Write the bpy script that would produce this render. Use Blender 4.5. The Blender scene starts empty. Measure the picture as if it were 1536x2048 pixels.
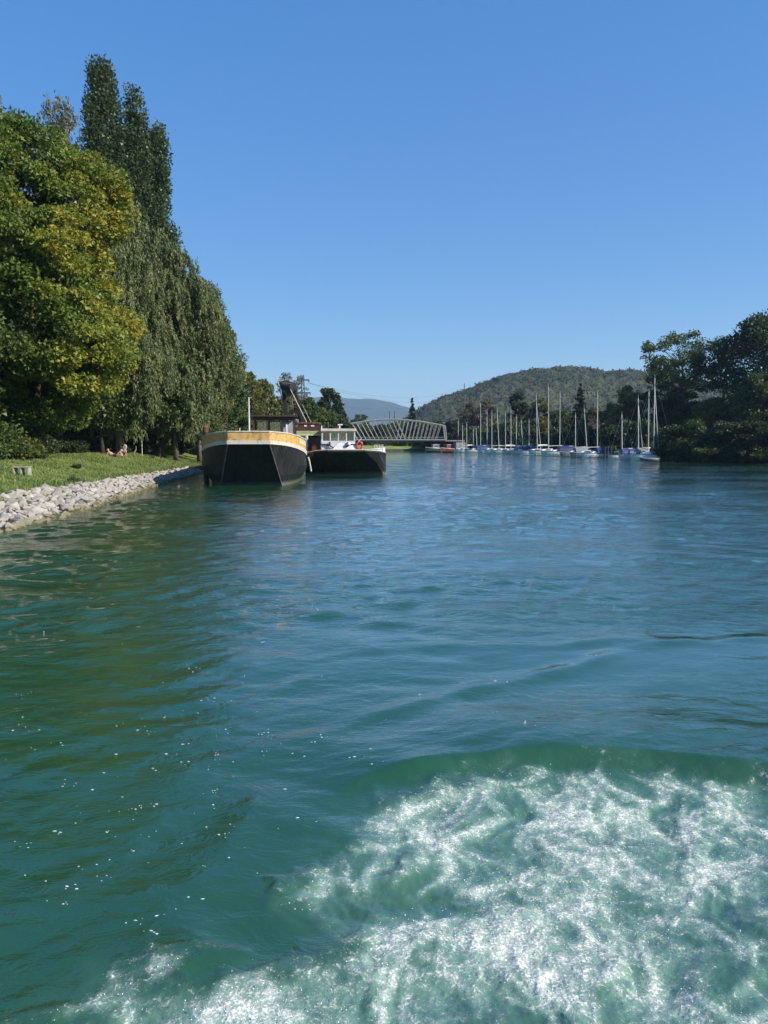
import bpy, math, random
import numpy as np
from mathutils import Vector, Matrix
R = math.radians
SC = bpy.context.scene
COL = SC.collection
random.seed(7)

# ------------------------------------------------------------------ camera
FPX, CAMH, HZ = 1480.0, 2.5, 884.0          # focal length in photo pixels, eye height, horizon row
PITCH = math.atan((1024 - HZ) / FPX)
cam_d = bpy.data.cameras.new('camera'); cam = bpy.data.objects.new('camera', cam_d); COL.objects.link(cam)
cam_d.sensor_fit = 'VERTICAL'; cam_d.sensor_height = 24.0; cam_d.lens = 24.0 * FPX / 2048.0
cam_d.clip_start = 0.1; cam_d.clip_end = 30000
cam.location = (0, 0, CAMH); cam.rotation_euler = (R(90) - PITCH, 0, 0)
SC.camera = cam

# ------------------------------------------------------------------ sky and sun
SUN_AZ, SUN_EL = R(114), R(34)              # azimuth measured from +Y towards +X
W = bpy.data.worlds.new('World'); SC.world = W; W.use_nodes = True
nt = W.node_tree
for n in list(nt.nodes): nt.nodes.remove(n)
sky = nt.nodes.new('ShaderNodeTexSky'); sky.sky_type = 'NISHITA'; sky.sun_disc = False
sky.sun_elevation = SUN_EL; sky.sun_rotation = SUN_AZ
sky.air_density = 1.0; sky.dust_density = 0.0; sky.ozone_density = 4.0; sky.altitude = 430
bg = nt.nodes.new('ShaderNodeBackground'); bg.inputs['Strength'].default_value = 0.115
wo = nt.nodes.new('ShaderNodeOutputWorld')
# phone-like tone response of the whole sky: value compressed, colour a little richer
sh_ = nt.nodes.new('ShaderNodeSeparateColor'); sh_.mode = 'HSV'; ch_ = nt.nodes.new('ShaderNodeCombineColor'); ch_.mode = 'HSV'
pw_ = nt.nodes.new('ShaderNodeMath'); pw_.operation = 'POWER'; pw_.inputs[1].default_value = 0.42
mu_ = nt.nodes.new('ShaderNodeMath'); mu_.operation = 'MULTIPLY'; mu_.inputs[1].default_value = 2.28
sa_ = nt.nodes.new('ShaderNodeMath'); sa_.operation = 'MULTIPLY'; sa_.inputs[1].default_value = 1.23; sa_.use_clamp = True
nt.links.new(sky.outputs[0], sh_.inputs[0]); hu_ = nt.nodes.new('ShaderNodeMath'); hu_.operation = 'ADD'; hu_.inputs[1].default_value = 0.002; nt.links.new(sh_.outputs[0], hu_.inputs[0]); nt.links.new(hu_.outputs[0], ch_.inputs[0]); nt.links.new(sh_.outputs[1], sa_.inputs[0]); nt.links.new(sa_.outputs[0], ch_.inputs[1])
nt.links.new(sh_.outputs[2], pw_.inputs[0]); nt.links.new(pw_.outputs[0], mu_.inputs[0]); nt.links.new(mu_.outputs[0], ch_.inputs[2])
nt.links.new(ch_.outputs[0], bg.inputs[0]); nt.links.new(bg.outputs[0], wo.inputs[0])
sd = bpy.data.lights.new('sun', 'SUN'); sd.energy = 5.0; sd.angle = R(0.55); sd.color = (1.0, 0.93, 0.82)
sun = bpy.data.objects.new('sun', sd); COL.objects.link(sun)
tosun = Vector((math.cos(SUN_EL) * math.sin(SUN_AZ), math.cos(SUN_EL) * math.cos(SUN_AZ), math.sin(SUN_EL)))
sun.rotation_euler = tosun.to_track_quat('Z', 'Y').to_euler(); sun.location = (60, -60, 80)
SC.view_settings.view_transform = 'Standard'; SC.view_settings.look = 'None'
SC.view_settings.exposure = 0.62; SC.view_settings.gamma = 1.0
SC.render.engine = 'CYCLES'
cy = SC.cycles
cy.use_denoising = True
cy.max_bounces = 6; cy.diffuse_bounces = 3; cy.glossy_bounces = 3; cy.transmission_bounces = 4
cy.volume_bounces = 0; cy.transparent_max_bounces = 8
cy.caustics_reflective = False; cy.caustics_refractive = False
cy.sample_clamp_indirect = 6.0; cy.sample_clamp_direct = 12.0

# ------------------------------------------------------------------ pixel -> place
CP, SP = math.cos(PITCH), math.sin(PITCH)
def slope(px, py):
    u = (px - 768) / FPX; v = (1024 - py) / FPX
    den = CP + v * SP
    return u / den, (v * CP - SP) / den
def at(px, py, d):
    a, b = slope(px, py); return Vector((a * d, d, CAMH + b * d))
def on(px, py, z=0.0):
    a, b = slope(px, py); d = (z - CAMH) / b; return Vector((a * d, d, z))

# ------------------------------------------------------------------ numpy noise
def _hash(ix, iy, seed):
    h = (ix.astype(np.int64) * 374761393 + iy.astype(np.int64) * 668265263 + seed * 1442695041) & 0xFFFFFFFF
    h = ((h ^ (h >> 13)) * 1274126177) & 0xFFFFFFFF
    return (h ^ (h >> 16)) & 0xFFFFFFFF
def pnoise(x, y, seed=0):
    x = np.asarray(x, float); y = np.asarray(y, float)
    x0 = np.floor(x); y0 = np.floor(y); fx = x - x0; fy = y - y0
    u = fx * fx * fx * (fx * (fx * 6 - 15) + 10); v = fy * fy * fy * (fy * (fy * 6 - 15) + 10)
    def g(ix, iy, dx, dy):
        a = _hash(ix, iy, seed) * (2 * math.pi / 4294967296.0)
        return np.cos(a) * dx + np.sin(a) * dy
    a = g(x0, y0, fx, fy); b = g(x0 + 1, y0, fx - 1, fy); c = g(x0, y0 + 1, fx, fy - 1); d = g(x0 + 1, y0 + 1, fx - 1, fy - 1)
    return 1.5 * (a + u * (b - a) + v * (c + u * (d - c) - (a + u * (b - a))))
def fbm(x, y, octv=4, seed=0, gain=0.5):
    s = 0; a = 1.0; t = 0
    for o in range(octv):
        s = s + a * pnoise(x * 2 ** o + 17.3 * o, y * 2 ** o - 9.1 * o, seed + o); t += a; a *= gain
    return s / t * 1.4
def worley(x, y, seed=0):
    x0 = np.floor(x); y0 = np.floor(y); best = np.full(x.shape, 9.0); idv = np.zeros(x.shape)
    for i in (-1, 0, 1):
        for j in (-1, 0, 1):
            h = _hash(x0 + i, y0 + j, seed); h2 = _hash(x0 + i, y0 + j, seed + 77)
            px = x0 + i + 0.1 + 0.8 * h / 4294967296.0; py = y0 + j + 0.1 + 0.8 * h2 / 4294967296.0
            d = np.hypot(px - x, py - y); m = d < best
            best = np.where(m, d, best); idv = np.where(m, _hash(x0 + i, y0 + j, seed + 191) / 4294967296.0, idv)
    return best, idv
def sstep(a, b, x):
    t = np.clip((x - a) / (b - a), 0, 1); return t * t * (3 - 2 * t)

# ------------------------------------------------------------------ materials
MATS = {}
def newmat(name):
    m = bpy.data.materials.new(name); m.use_nodes = True
    n = m.node_tree.nodes; p = n['Principled BSDF']
    return m, m.node_tree, p
def mix_rgb(t, a, b, fac, blend='MIX'):
    x = t.nodes.new('ShaderNodeMix'); x.data_type = 'RGBA'; x.blend_type = blend
    for s, v in ((x.inputs[6], a), (x.inputs[7], b), (x.inputs[0], fac)):
        if hasattr(v, 'links') or hasattr(v, 'is_linked'): t.links.new(v, s)
        else: s.default_value = v if not isinstance(v, tuple) else (v[0], v[1], v[2], 1)
    return x.outputs[2]
def noise_node(t, scale, detail=4, rough=0.55, vec=None, dist=0.0):
    x = t.nodes.new('ShaderNodeTexNoise'); x.inputs['Scale'].default_value = scale
    x.inputs['Detail'].default_value = detail; x.inputs['Roughness'].default_value = rough
    x.inputs['Distortion'].default_value = dist
    if vec is not None: t.links.new(vec, x.inputs['Vector'])
    return x
def mrange(t, val, a, b, c=0.0, d=1.0, smooth=True):
    x = t.nodes.new('ShaderNodeMapRange'); x.interpolation_type = 'SMOOTHSTEP' if smooth else 'LINEAR'
    t.links.new(val, x.inputs[0])
    for i, v in enumerate((a, b, c, d)): x.inputs[i + 1].default_value = v
    return x.outputs[0]
def math_n(t, op, a, b=None):
    x = t.nodes.new('ShaderNodeMath'); x.operation = op
    for i, v in enumerate((a, b)):
        if v is None: continue
        if isinstance(v, (int, float)): x.inputs[i].default_value = v
        else: t.links.new(v, x.inputs[i])
    return x.outputs[0]
def objcoord(t):
    return t.nodes.new('ShaderNodeTexCoord').outputs['Object']
def mat(name, c1, c2=None, rough=0.6, scale=3.0, bump=0.0, metal=0.0, detail=5, spec=0.4, lo=0.35, hi=0.65):
    if name in MATS: return MATS[name]
    m, t, p = newmat(name)
    p.inputs['Roughness'].default_value = rough; p.inputs['Metallic'].default_value = metal
    p.inputs['Specular IOR Level'].default_value = spec
    v = objcoord(t); nz = noise_node(t, scale, detail, 0.6, v)
    c2 = c2 or tuple(x * 0.72 for x in c1)
    t.links.new(mix_rgb(t, c1, c2, mrange(t, nz.outputs[0], lo, hi)), p.inputs['Base Color'])
    if bump:
        b = t.nodes.new('ShaderNodeBump'); b.inputs['Strength'].default_value = bump; b.inputs['Distance'].default_value = 0.03
        t.links.new(nz.outputs[0], b.inputs['Height']); t.links.new(b.outputs[0], p.inputs['Normal'])
    MATS[name] = m; return m
def mat_leaf(name, stops, transl=0.3, rough=0.5, nscale=0.35):
    if name in MATS: return MATS[name]
    m, t, p = newmat(name)
    a = t.nodes.new('ShaderNodeAttribute'); a.attribute_name = 'tint'
    r = t.nodes.new('ShaderNodeValToRGB'); e = r.color_ramp.elements
    while len(e) < len(stops): e.new(0.5)
    for i, (pos, c) in enumerate(stops): e[i].position = pos; e[i].color = (c[0], c[1], c[2], 1)
    t.links.new(a.outputs['Fac'], r.inputs[0])
    p.inputs['Roughness'].default_value = rough; p.inputs['Specular IOR Level'].default_value = 0.35
    t.links.new(r.outputs[0], p.inputs['Base Color'])
    tr = t.nodes.new('ShaderNodeBsdfTranslucent'); t.links.new(r.outputs[0], tr.inputs[0])
    mx = t.nodes.new('ShaderNodeMixShader'); mx.inputs[0].default_value = transl
    t.links.new(p.outputs[0], mx.inputs[1]); t.links.new(tr.outputs[0], mx.inputs[2])
    t.links.new(mx.outputs[0], t.nodes['Material Output'].inputs['Surface'])
    MATS[name] = m; return m

# ------------------------------------------------------------------ mesh helpers
def tag(o, label=None, cat=None, group=None, kind=None):
    if label: o['label'] = label
    if cat: o['category'] = cat
    if group: o['group'] = group
    if kind: o['kind'] = kind
    return o
def link(name, me, parent=None):
    o = bpy.data.objects.new(name, me); COL.objects.link(o)
    if parent: o.parent = parent
    return o
def empty(name, loc, rz=0.0, label=None, cat=None, group=None):
    o = bpy.data.objects.new(name, None); COL.objects.link(o)
    o.location = loc; o.rotation_euler = (0, 0, rz); o.empty_display_size = 0.3
    return tag(o, label, cat, group)
class MB:
    def __init__(s): s.v = []; s.f = []
    def add(s, vs, fs):
        b = len(s.v); s.v += [tuple(v) for v in vs]; s.f += [tuple(i + b for i in f) for f in fs]; return s
    def box(s, c, size, rz=0.0, rx=0.0, ry=0.0, taper=1.0):
        M = Matrix.Rotation(rz, 3, 'Z') @ Matrix.Rotation(ry, 3, 'Y') @ Matrix.Rotation(rx, 3, 'X'); c = Vector(c)
        hx, hy, hz = size[0] / 2, size[1] / 2, size[2] / 2
        vs = []
        for z in (-1, 1):
            k = 1.0 if z < 0 else taper
            for x, y in ((-1, -1), (1, -1), (1, 1), (-1, 1)): vs.append(c + M @ Vector((x * hx * k, y * hy * k, z * hz)))
        return s.add(vs, [(3, 2, 1, 0), (4, 5, 6, 7), (0, 1, 5, 4), (1, 2, 6, 5), (2, 3, 7, 6), (3, 0, 4, 7)])
    def tube(s, path, rad, n=8, cap=True):
        P = [Vector(p) for p in path]; k = len(P)
        if isinstance(rad, (int, float)): rad = [rad] * k
        vs = []; up = None
        for i in range(k):
            d = (P[min(i + 1, k - 1)] - P[max(i - 1, 0)])
            if d.length < 1e-9: d = Vector((0, 0, 1))
            d.normalize()
            if up is None:
                up = d.orthogonal().normalized()
            else:
                up = (up - d * up.dot(d)); up = up.normalized() if up.length > 1e-6 else d.orthogonal().normalized()
            w = d.cross(up)
            for j in range(n):
                a = 2 * math.pi * j / n
                vs.append(P[i] + (up * math.cos(a) + w * math.sin(a)) * rad[i])
        fs = []
        for i in range(k - 1):
            for j in range(n):
                a = i * n + j; b = i * n + (j + 1) % n
                fs.append((a, b, b + n, a + n))
        if cap: fs.append(tuple(range(n - 1, -1, -1))); fs.append(tuple((k - 1) * n + j for j in range(n)))
        return s.add(vs, fs)
    def prism(s, poly, a, b, axis='y'):
        n = len(poly)
        def mk(p, t): return {'y': (p[0], t, p[1]), 'x': (t, p[0], p[1]), 'z': (p[0], p[1], t)}[axis]
        vs = [mk(p, a) for p in poly] + [mk(p, b) for p in poly]
        fs = [tuple(range(n)), tuple(range(2 * n - 1, n - 1, -1))]
        fs += [(i, (i + 1) % n, (i + 1) % n + n, i + n)[::-1] for i in range(n)]
        return s.add(vs, fs)
    def lathe(s, prof, c=(0, 0, 0), n=12):
        vs = []
        for r, z in prof:
            for j in range(n):
                a = 2 * math.pi * j / n; vs.append((c[0] + r * math.cos(a), c[1] + r * math.sin(a), c[2] + z))
        fs = []
        for i in range(len(prof) - 1):
            for j in range(n):
                a = i * n + j; b = i * n + (j + 1) % n; fs.append((a, b, b + n, a + n))
        fs.append(tuple(range(n - 1, -1, -1))); fs.append(tuple((len(prof) - 1) * n + j for j in range(n)))
        return s.add(vs, fs)
    def grid(s, rows):
        n = len(rows[0]); vs = [p for r in rows for p in r]
        fs = [(i * n + j, i * n + j + 1, (i + 1) * n + j + 1, (i + 1) * n + j) for i in range(len(rows) - 1) for j in range(n - 1)]
        return s.add(vs, fs)
    def build(s, name, m, parent=None, smooth=False, bevel=0.0):
        me = bpy.data.meshes.new(name); me.from_pydata(s.v, [], s.f); me.update()
        me.materials.append(m)
        if smooth: me.polygons.foreach_set('use_smooth', [True] * len(me.polygons))
        o = link(name, me, parent)
        if bevel:
            b = o.modifiers.new('bevel', 'BEVEL'); b.width = bevel; b.segments = 2; b.limit_method = 'ANGLE'
        return o
def np_mesh(name, V, F, m, attrs=None, smooth=False, fattrs=None):
    me = bpy.data.meshes.new(name); k = F.shape[1]
    me.vertices.add(len(V)); me.vertices.foreach_set('co', np.ascontiguousarray(V, dtype=np.float32).ravel())
    me.loops.add(F.size); me.loops.foreach_set('vertex_index', np.ascontiguousarray(F, dtype=np.int32).ravel())
    me.polygons.add(len(F)); me.polygons.foreach_set('loop_start', np.arange(0, F.size, k, dtype=np.int32))
    me.polygons.foreach_set('loop_total', np.full(len(F), k, dtype=np.int32))
    if smooth: me.polygons.foreach_set('use_smooth', np.ones(len(F), dtype=bool))
    me.update(calc_edges=True)
    for d, dom in ((attrs, 'POINT'), (fattrs, 'FACE')):
        for kx, val in (d or {}).items():
            at_ = me.attributes.new(kx, 'FLOAT', dom); at_.data.foreach_set('value', np.ascontiguousarray(val, dtype=np.float32))
    me.materials.append(m); return me

# ------------------------------------------------------------------ river plan
def ip(x, pts): return np.interp(x, [p[0] for p in pts], [p[1] for p in pts])
LB = [(-400, -16), (0, -10.2), (21, -10.7), (28, -11.3), (36.6, -12.6), (47.4, -13.8), (60, -14.7), (75, -16.4), (90, -18.5), (120, -21), (150, -20), (172, -15.5), (186, -11.5), (205, -6), (216, 6), (222, 30), (240, 400)]
RB = [(-400, 70), (0, 62), (60, 56), (80, 49), (86, 45.2), (93, 41.2), (100, 39.8), (115, 36.8), (132, 32.6), (150, 29), (176, 23.5), (186, 16.5), (205, 17), (240, 24), (9000, 24)]
STW = [(0, 2.4), (25, 2.0), (36, 1.6), (47, 1.35), (60, 1.2), (9000, 1.2)]
STZ = [(0, 0.72), (25, 0.66), (36, 0.50), (47, 0.42), (60, 0.36), (9000, 0.36)]
def terrain(x, y):
    x = np.asarray(x, float); y = np.asarray(y, float)
    sl = ip(y, LB) - x; sr = x - ip(y, RB)
    w = ip(y, STW); zt = ip(y, STZ)
    zl = np.where(sl < 0, np.maximum(-2.0, sl * 0.5), np.where(sl < w, zt * np.clip(sl / w, 0, 1), zt + (1.55 - zt) * sstep(0, 7.5, sl - w)))
    zl = zl + np.where(sl > 2, 0.05 * pnoise(x * 0.35, y * 0.35, 3) * sstep(2, 5, sl), 0)
    zr = np.where(sr < 0, np.maximum(-2.0, sr * 0.5), 0.9 * sstep(0, 3.0, sr) + 0.8 * sstep(3, 20, sr))
    return np.maximum(zl, zr)
def tz(x, y): return float(terrain(np.array([x]), np.array([y]))[0])
def lawn_hit(px, py):
    d = 15.0
    while d < 200:
        p = at(px, py, d)
        if p.z <= tz(p.x, p.y): return Vector((p.x, p.y, tz(p.x, p.y)))
        d += 0.1
    return at(px, py, 60)

# ================================================================== GROUND
def axis_pts(segs):
    out = []
    for a, b, n in segs: out += list(np.linspace(a, b, n, endpoint=False))
    out.append(segs[-1][1]); return np.array(out)
gx = axis_pts([(-6000, -400, 14), (-400, -60, 30), (-60, -26, 40), (-26, -9, 70), (-9, 14, 12), (14, 60, 50), (60, 300, 30), (300, 6000, 14)])
gy = axis_pts([(-400, 0, 20), (0, 18, 18), (18, 75, 90), (75, 240, 70), (240, 500, 30), (500, 9000, 18)])
GX, GY = np.meshgrid(gx, gy); GZ = terrain(GX, GY)
n0, n1 = GX.shape
idx = np.arange(n0 * n1).reshape(n0, n1)
F = np.stack([idx[:-1, :-1], idx[:-1, 1:], idx[1:, 1:], idx[1:, :-1]], -1).reshape(-1, 4)
m, t, p = newmat('grass_ground'); p.inputs['Roughness'].default_value = 0.9; p.inputs['Specular IOR Level'].default_value = 0.1
v = objcoord(t)
nA = noise_node(t, 0.35, 4, 0.6, v); nB = noise_node(t, 5.0, 5, 0.7, v); nC = noise_node(t, 1.3, 4, 0.6, v)
c = mix_rgb(t, (0.125, 0.175, 0.045), (0.20, 0.225, 0.075), mrange(t, nA.outputs[0], 0.35, 0.68))
c = mix_rgb(t, c, (0.05, 0.085, 0.018), mrange(t, nB.outputs[0], 0.5, 0.75))
c = mix_rgb(t, c, (0.16, 0.135, 0.07), mrange(t, nC.outputs[0], 0.62, 0.8))
g = t.nodes.new('ShaderNodeNewGeometry'); sx = t.nodes.new('ShaderNodeSeparateXYZ'); t.links.new(g.outputs['Position'], sx.inputs[0])
c = mix_rgb(t, (0.045, 0.042, 0.034), c, mrange(t, sx.outputs[2], 0.3, 0.62))
t.links.new(c, p.inputs['Base Color'])
b = t.nodes.new('ShaderNodeBump'); b.inputs['Strength'].default_value = 0.6; b.inputs['Distance'].default_value = 0.05
t.links.new(nB.outputs[0], b.inputs['Height']); t.links.new(b.outputs[0], p.inputs['Normal'])
ground = tag(link('ground', np_mesh('ground', np.stack([GX, GY, GZ], -1).reshape(-1, 3), F, m, smooth=True)), 'grassy river banks and flat land on both sides of the canal', kind='structure')

# ------------------------------------------------------------------ lawn grass
rg = np.random.default_rng(3)
def grass():
    N = 75000
    y = 19 + (rg.random(N) ** 1.3) * 62
    sl = rg.random(N) * 11 + 0.2
    x = ip(y, LB) - ip(y, STW) - 0.05 - sl
    z = terrain(x, y)
    keep = (pnoise(x * 0.8, y * 0.8, 9) > -0.45)
    x, y, z = x[keep], y[keep], z[keep]; N = len(x)
    a = rg.random(N) * 6.28; h = (0.05 + 0.09 * rg.random(N) ** 2) * (1 + 0.5 * (pnoise(x * 0.5, y * 0.5, 5) > 0.25)); w = 0.02 + 0.02 * rg.random(N)
    near_edge = sstep(1.6, 0.0, ip(y, LB) - ip(y, STW) - x); h = h * (1 + 1.2 * near_edge)
    dx, dy = np.cos(a) * w, np.sin(a) * w; lx, ly = rg.normal(0, 0.35, N) * h, rg.normal(0, 0.35, N) * h
    V = np.stack([np.stack([x - dx, y - dy, z - 0.01], -1), np.stack([x + dx, y + dy, z - 0.01], -1), np.stack([x + lx, y + ly, z + h], -1)], 1).reshape(-1, 3)
    F = np.arange(N * 3).reshape(-1, 3)
    tint = np.clip(0.5 + 0.35 * pnoise(x * 0.3, y * 0.3, 21) + rg.normal(0, 0.2, N), 0, 1)
    ml = mat_leaf('grass_blade', [(0, (0.075, 0.125, 0.028)), (0.5, (0.15, 0.205, 0.05)), (1, (0.28, 0.29, 0.10))], 0.3, 0.6)
    tag(link('lawn_grass', np_mesh('lawn_grass', V, F, ml, fattrs={'tint': tint})), 'short mown grass on the sunny left bank', kind='stuff')
grass()

# ------------------------------------------------------------------ stone riprap
def rock_mesh(seed):
    r = random.Random(seed)
    import bmesh
    bm = bmesh.new(); pts = []
    for i in range(17):
        a = Vector((r.gauss(0, 1), r.gauss(0, 1), r.gauss(0, 1))).normalized()
        pts.append(bm.verts.new((a.x * 0.62 * r.uniform(.8, 1.1), a.y * 0.48 * r.uniform(.8, 1.1), a.z * 0.36 * r.uniform(.8, 1.1))))
    bmesh.ops.convex_hull(bm, input=pts)
    for vv in [q for q in bm.verts if not q.link_faces]: bm.verts.remove(vv)
    me = bpy.data.meshes.new('stone'); bm.to_mesh(me); bm.free(); me.materials.append(MATS['stone']); return me
m, t, p = newmat('stone'); MATS['stone'] = m
p.inputs['Roughness'].default_value = 0.85; p.inputs['Specular IOR Level'].default_value = 0.25
oi = t.nodes.new('ShaderNodeObjectInfo'); v = objcoord(t); nz = noise_node(t, 2.5, 6, 0.65, v); nz2 = noise_node(t, 9, 5, 0.7, v)
c = mix_rgb(t, (0.40, 0.365, 0.305), (0.20, 0.185, 0.165), mrange(t, oi.outputs['Random'], 0.1, 1.0, smooth=False))
c = mix_rgb(t, c, (0.46, 0.43, 0.38), mrange(t, nz.outputs[0], 0.52, 0.75))
c = mix_rgb(t, c, (0.15, 0.15, 0.15), mrange(t, nz2.outputs[0], 0.58, 0.78))
g = t.nodes.new('ShaderNodeNewGeometry'); sx = t.nodes.new('ShaderNodeSeparateXYZ'); t.links.new(g.outputs['Position'], sx.inputs[0])
wn = math_n(t, 'ADD', sx.outputs[2], math_n(t, 'MULTIPLY', nz.outputs[0], 0.25))
c = mix_rgb(t, (0.20, 0.175, 0.095), c, mrange(t, wn, 0.16, 0.32)); c = mix_rgb(t, (0.055, 0.055, 0.032), c, mrange(t, wn, 0.08, 0.15))
t.links.new(c, p.inputs['Base Color'])
b = t.nodes.new('ShaderNodeBump'); b.inputs['Strength'].default_value = 0.5; b.inputs['Distance'].default_value = 0.04
t.links.new(nz2.outputs[0], b.inputs['Height']); t.links.new(b.outputs[0], p.inputs['Normal'])
bank = empty('stone_bank', (-11.5, 30, 0), 0, None, None); tag(bank, 'grey quarry stones lining the left water edge below the lawn', kind='structure')
rmesh = [rock_mesh(100 + i) for i in range(16)]
rs = random.Random(5); cand = []
yy = 18.5
while yy < 62:
    w = float(ip(yy, STW)); size = 0.38 if yy < 30 else (0.33 if yy < 40 else 0.28)
    for _ in range(3):
        k = max(2, int((w + 0.35) / (size * 0.72)))
        for i in range(k):
            s_ = -0.25 + (w + 0.4) * (i + rs.uniform(0.1, 0.9)) / k
            y_ = yy + rs.uniform(0, size * 1.5)
            x_ = float(ip(y_, LB)) - s_
            cand.append((x_, y_, size * rs.choice((rs.uniform(0.45, .8), rs.uniform(0.7, 1.45)))))
    yy += size * 1.45
rs.shuffle(cand)
cand.sort(key=lambda q: -(q[2] / q[1]))
rest = MB()
for i, (x_, y_, s_) in enumerate(cand):
    z_ = max(tz(x_, y_), -0.12) + rs.uniform(-0.12, 0.05) * s_ / 0.4
    eu = (rs.uniform(-0.5, 0.5), rs.uniform(0.1, 0.75), rs.uniform(0, 6.28))
    if i < 300:
        o = bpy.data.objects.new('stone', rmesh[i % 16]); COL.objects.link(o); o.parent = bank
        o.location = Vector((x_, y_, z_)) - bank.location; o.rotation_euler = eu; o.scale = (s_, s_, s_)
    else:
        me = rmesh[i % 16]; M = Matrix.LocRotScale(Vector((x_, y_, z_)) - bank.location, __import__('mathutils').Euler(eu), Vector((s_,) * 3))
        rest.add([M @ q.co for q in me.vertices], [tuple(f.vertices) for f in me.polygons])
if rest.v: tag(rest.build('small_stone_rubble', MATS['stone'], bank), kind='stuff')

# ================================================================== WATER
rw = np.random.default_rng(11)
NW = 64
lam = np.exp(rw.uniform(math.log(0.13), math.log(3.2), NW)); th = rw.normal(math.pi / 2 + 0.12, 0.55, NW); ph = rw.random(NW) * 6.283
kx, ky = np.cos(th) * 2 * math.pi / lam, np.sin(th) * 2 * math.pi / lam
def poly_w(pts): return np.array([[on(a, b_).x, on(a, b_).y] for a, b_ in pts])
def seg_dist(x, y, P):
    best = np.full(x.shape, 1e9); side = np.zeros(x.shape)
    for i in range(len(P) - 1):
        a, b_ = P[i], P[i + 1]; d = b_ - a; L2 = d @ d
        tt = np.clip(((x - a[0]) * d[0] + (y - a[1]) * d[1]) / L2, 0, 1)
        ex, ey = x - (a[0] + tt * d[0]), y - (a[1] + tt * d[1]); dist = np.hypot(ex, ey)
        cr = (d[0] * ey - d[1] * ex) / (math.sqrt(L2) * dist + 1e-9)
        mm = dist < best; best = np.where(mm, dist, best); side = np.where(mm, np.clip(cr, -1, 1), side)
    return best, side
def inside(x, y, P):
    r = np.zeros(x.shape, bool); j = len(P) - 1
    for i in range(len(P)):
        c_ = ((P[i][1] > y) != (P[j][1] > y)) & (x < (P[j][0] - P[i][0]) * (y - P[i][1]) / (P[j][1] - P[i][1] + 1e-12) + P[i][0])
        r ^= c_; j = i
    return r
CREST = poly_w([(660, 1575), (740, 1553), (900, 1530), (1100, 1520), (1300, 1525), (1540, 1552), (1700, 1590)])
RIDGES = [(poly_w([(640, 1470), (760, 1430), (960, 1378), (1110, 1345), (1300, 1288), (1600, 1272)]), 0.035, 0.16),
          (poly_w([(760, 1300), (900, 1290), (1100, 1290), (1290, 1275)]), 0.022, 0.2),
          (poly_w([(830, 1135), (1000, 1115), (1220, 1098)]), 0.03, 0.3),
          (poly_w([(560, 1240), (700, 1215), (860, 1192)]), 0.03, 0.25),
          (poly_w([(880, 1205), (1200, 1210)]), 0.02, 0.25),
          (poly_w([(470, 1700), (495, 1640), (540, 1580)]), 0.012, 0.14),
          (poly_w([(315, 1850), (335, 1890), (350, 1930)]), 0.016, 0.1),
          (poly_w([(370, 1830), (390, 1870), (415, 1905)]), 0.016, 0.1)]
FRIDGE = [(poly_w([(430, 2000), (600, 1925), (734, 1864), (874, 1846), (965, 1840), (1087, 1810), (1180, 1790)]), 0.018, 0.15, 0.6),
          (poly_w([(40, 2060), (150, 1990), (230, 1950), (315, 1930), (350, 1945)]), 0.012, 0.1, 0.7),
          (poly_w([(350, 1920), (390, 1905), (430, 1900), (480, 1880)]), 0.02, 0.07, 0.4),
          (poly_w([(780, 1595), (850, 1575), (960, 1558), (1140, 1540), (1300, 1558), (1440, 1575), (1560, 1580)]), 0.025, 0.15, 0.42),
          (poly_w([(560, 1770), (640, 1750), (760, 1745), (900, 1700)]), 0.03, 0.1, 0.35)]
ZONE = poly_w([(20, 2250), (60, 2045), (230, 1945), (330, 1930), (420, 1985), (560, 1935), (650, 1895), (600, 1830), (560, 1780), (690, 1640), (790, 1580), (950, 1548), (1150, 1532), (1350, 1545), (1560, 1562), (1900, 1630), (2300, 2250)])
BLOBS = [(830, 1650, .32, .75), (900, 1680, .28, .5), (1300, 1640, .5, .62), (1450, 1720, .45, .7), (1050, 1760, .36, .55), (1060, 1960, .30, .75), (930, 1850, .36, .55),
         (1060, 1850, .34, .55), (700, 2000, .36, .65), (560, 1985, .3, .6), (1380, 2010, .3, .5), (1500, 1960, .28, .5), (1150, 1545, .3, .45), (880, 1590, .3, .45),
         (1130, 1900, .25, .5), (1250, 1850, .36, .4), (1500, 1610, .45, .55), (820, 1960, .3, .5), (1180, 1700, .3, .4), (640, 1780, .3, .25), (300, 2010, .25, .45), (450, 2040, .25, .5), (1040, 1620, .3, .4)]
BLW = [(on(a, b_), r_, w_) for a, b_, r_, w_ in BLOBS]
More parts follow.
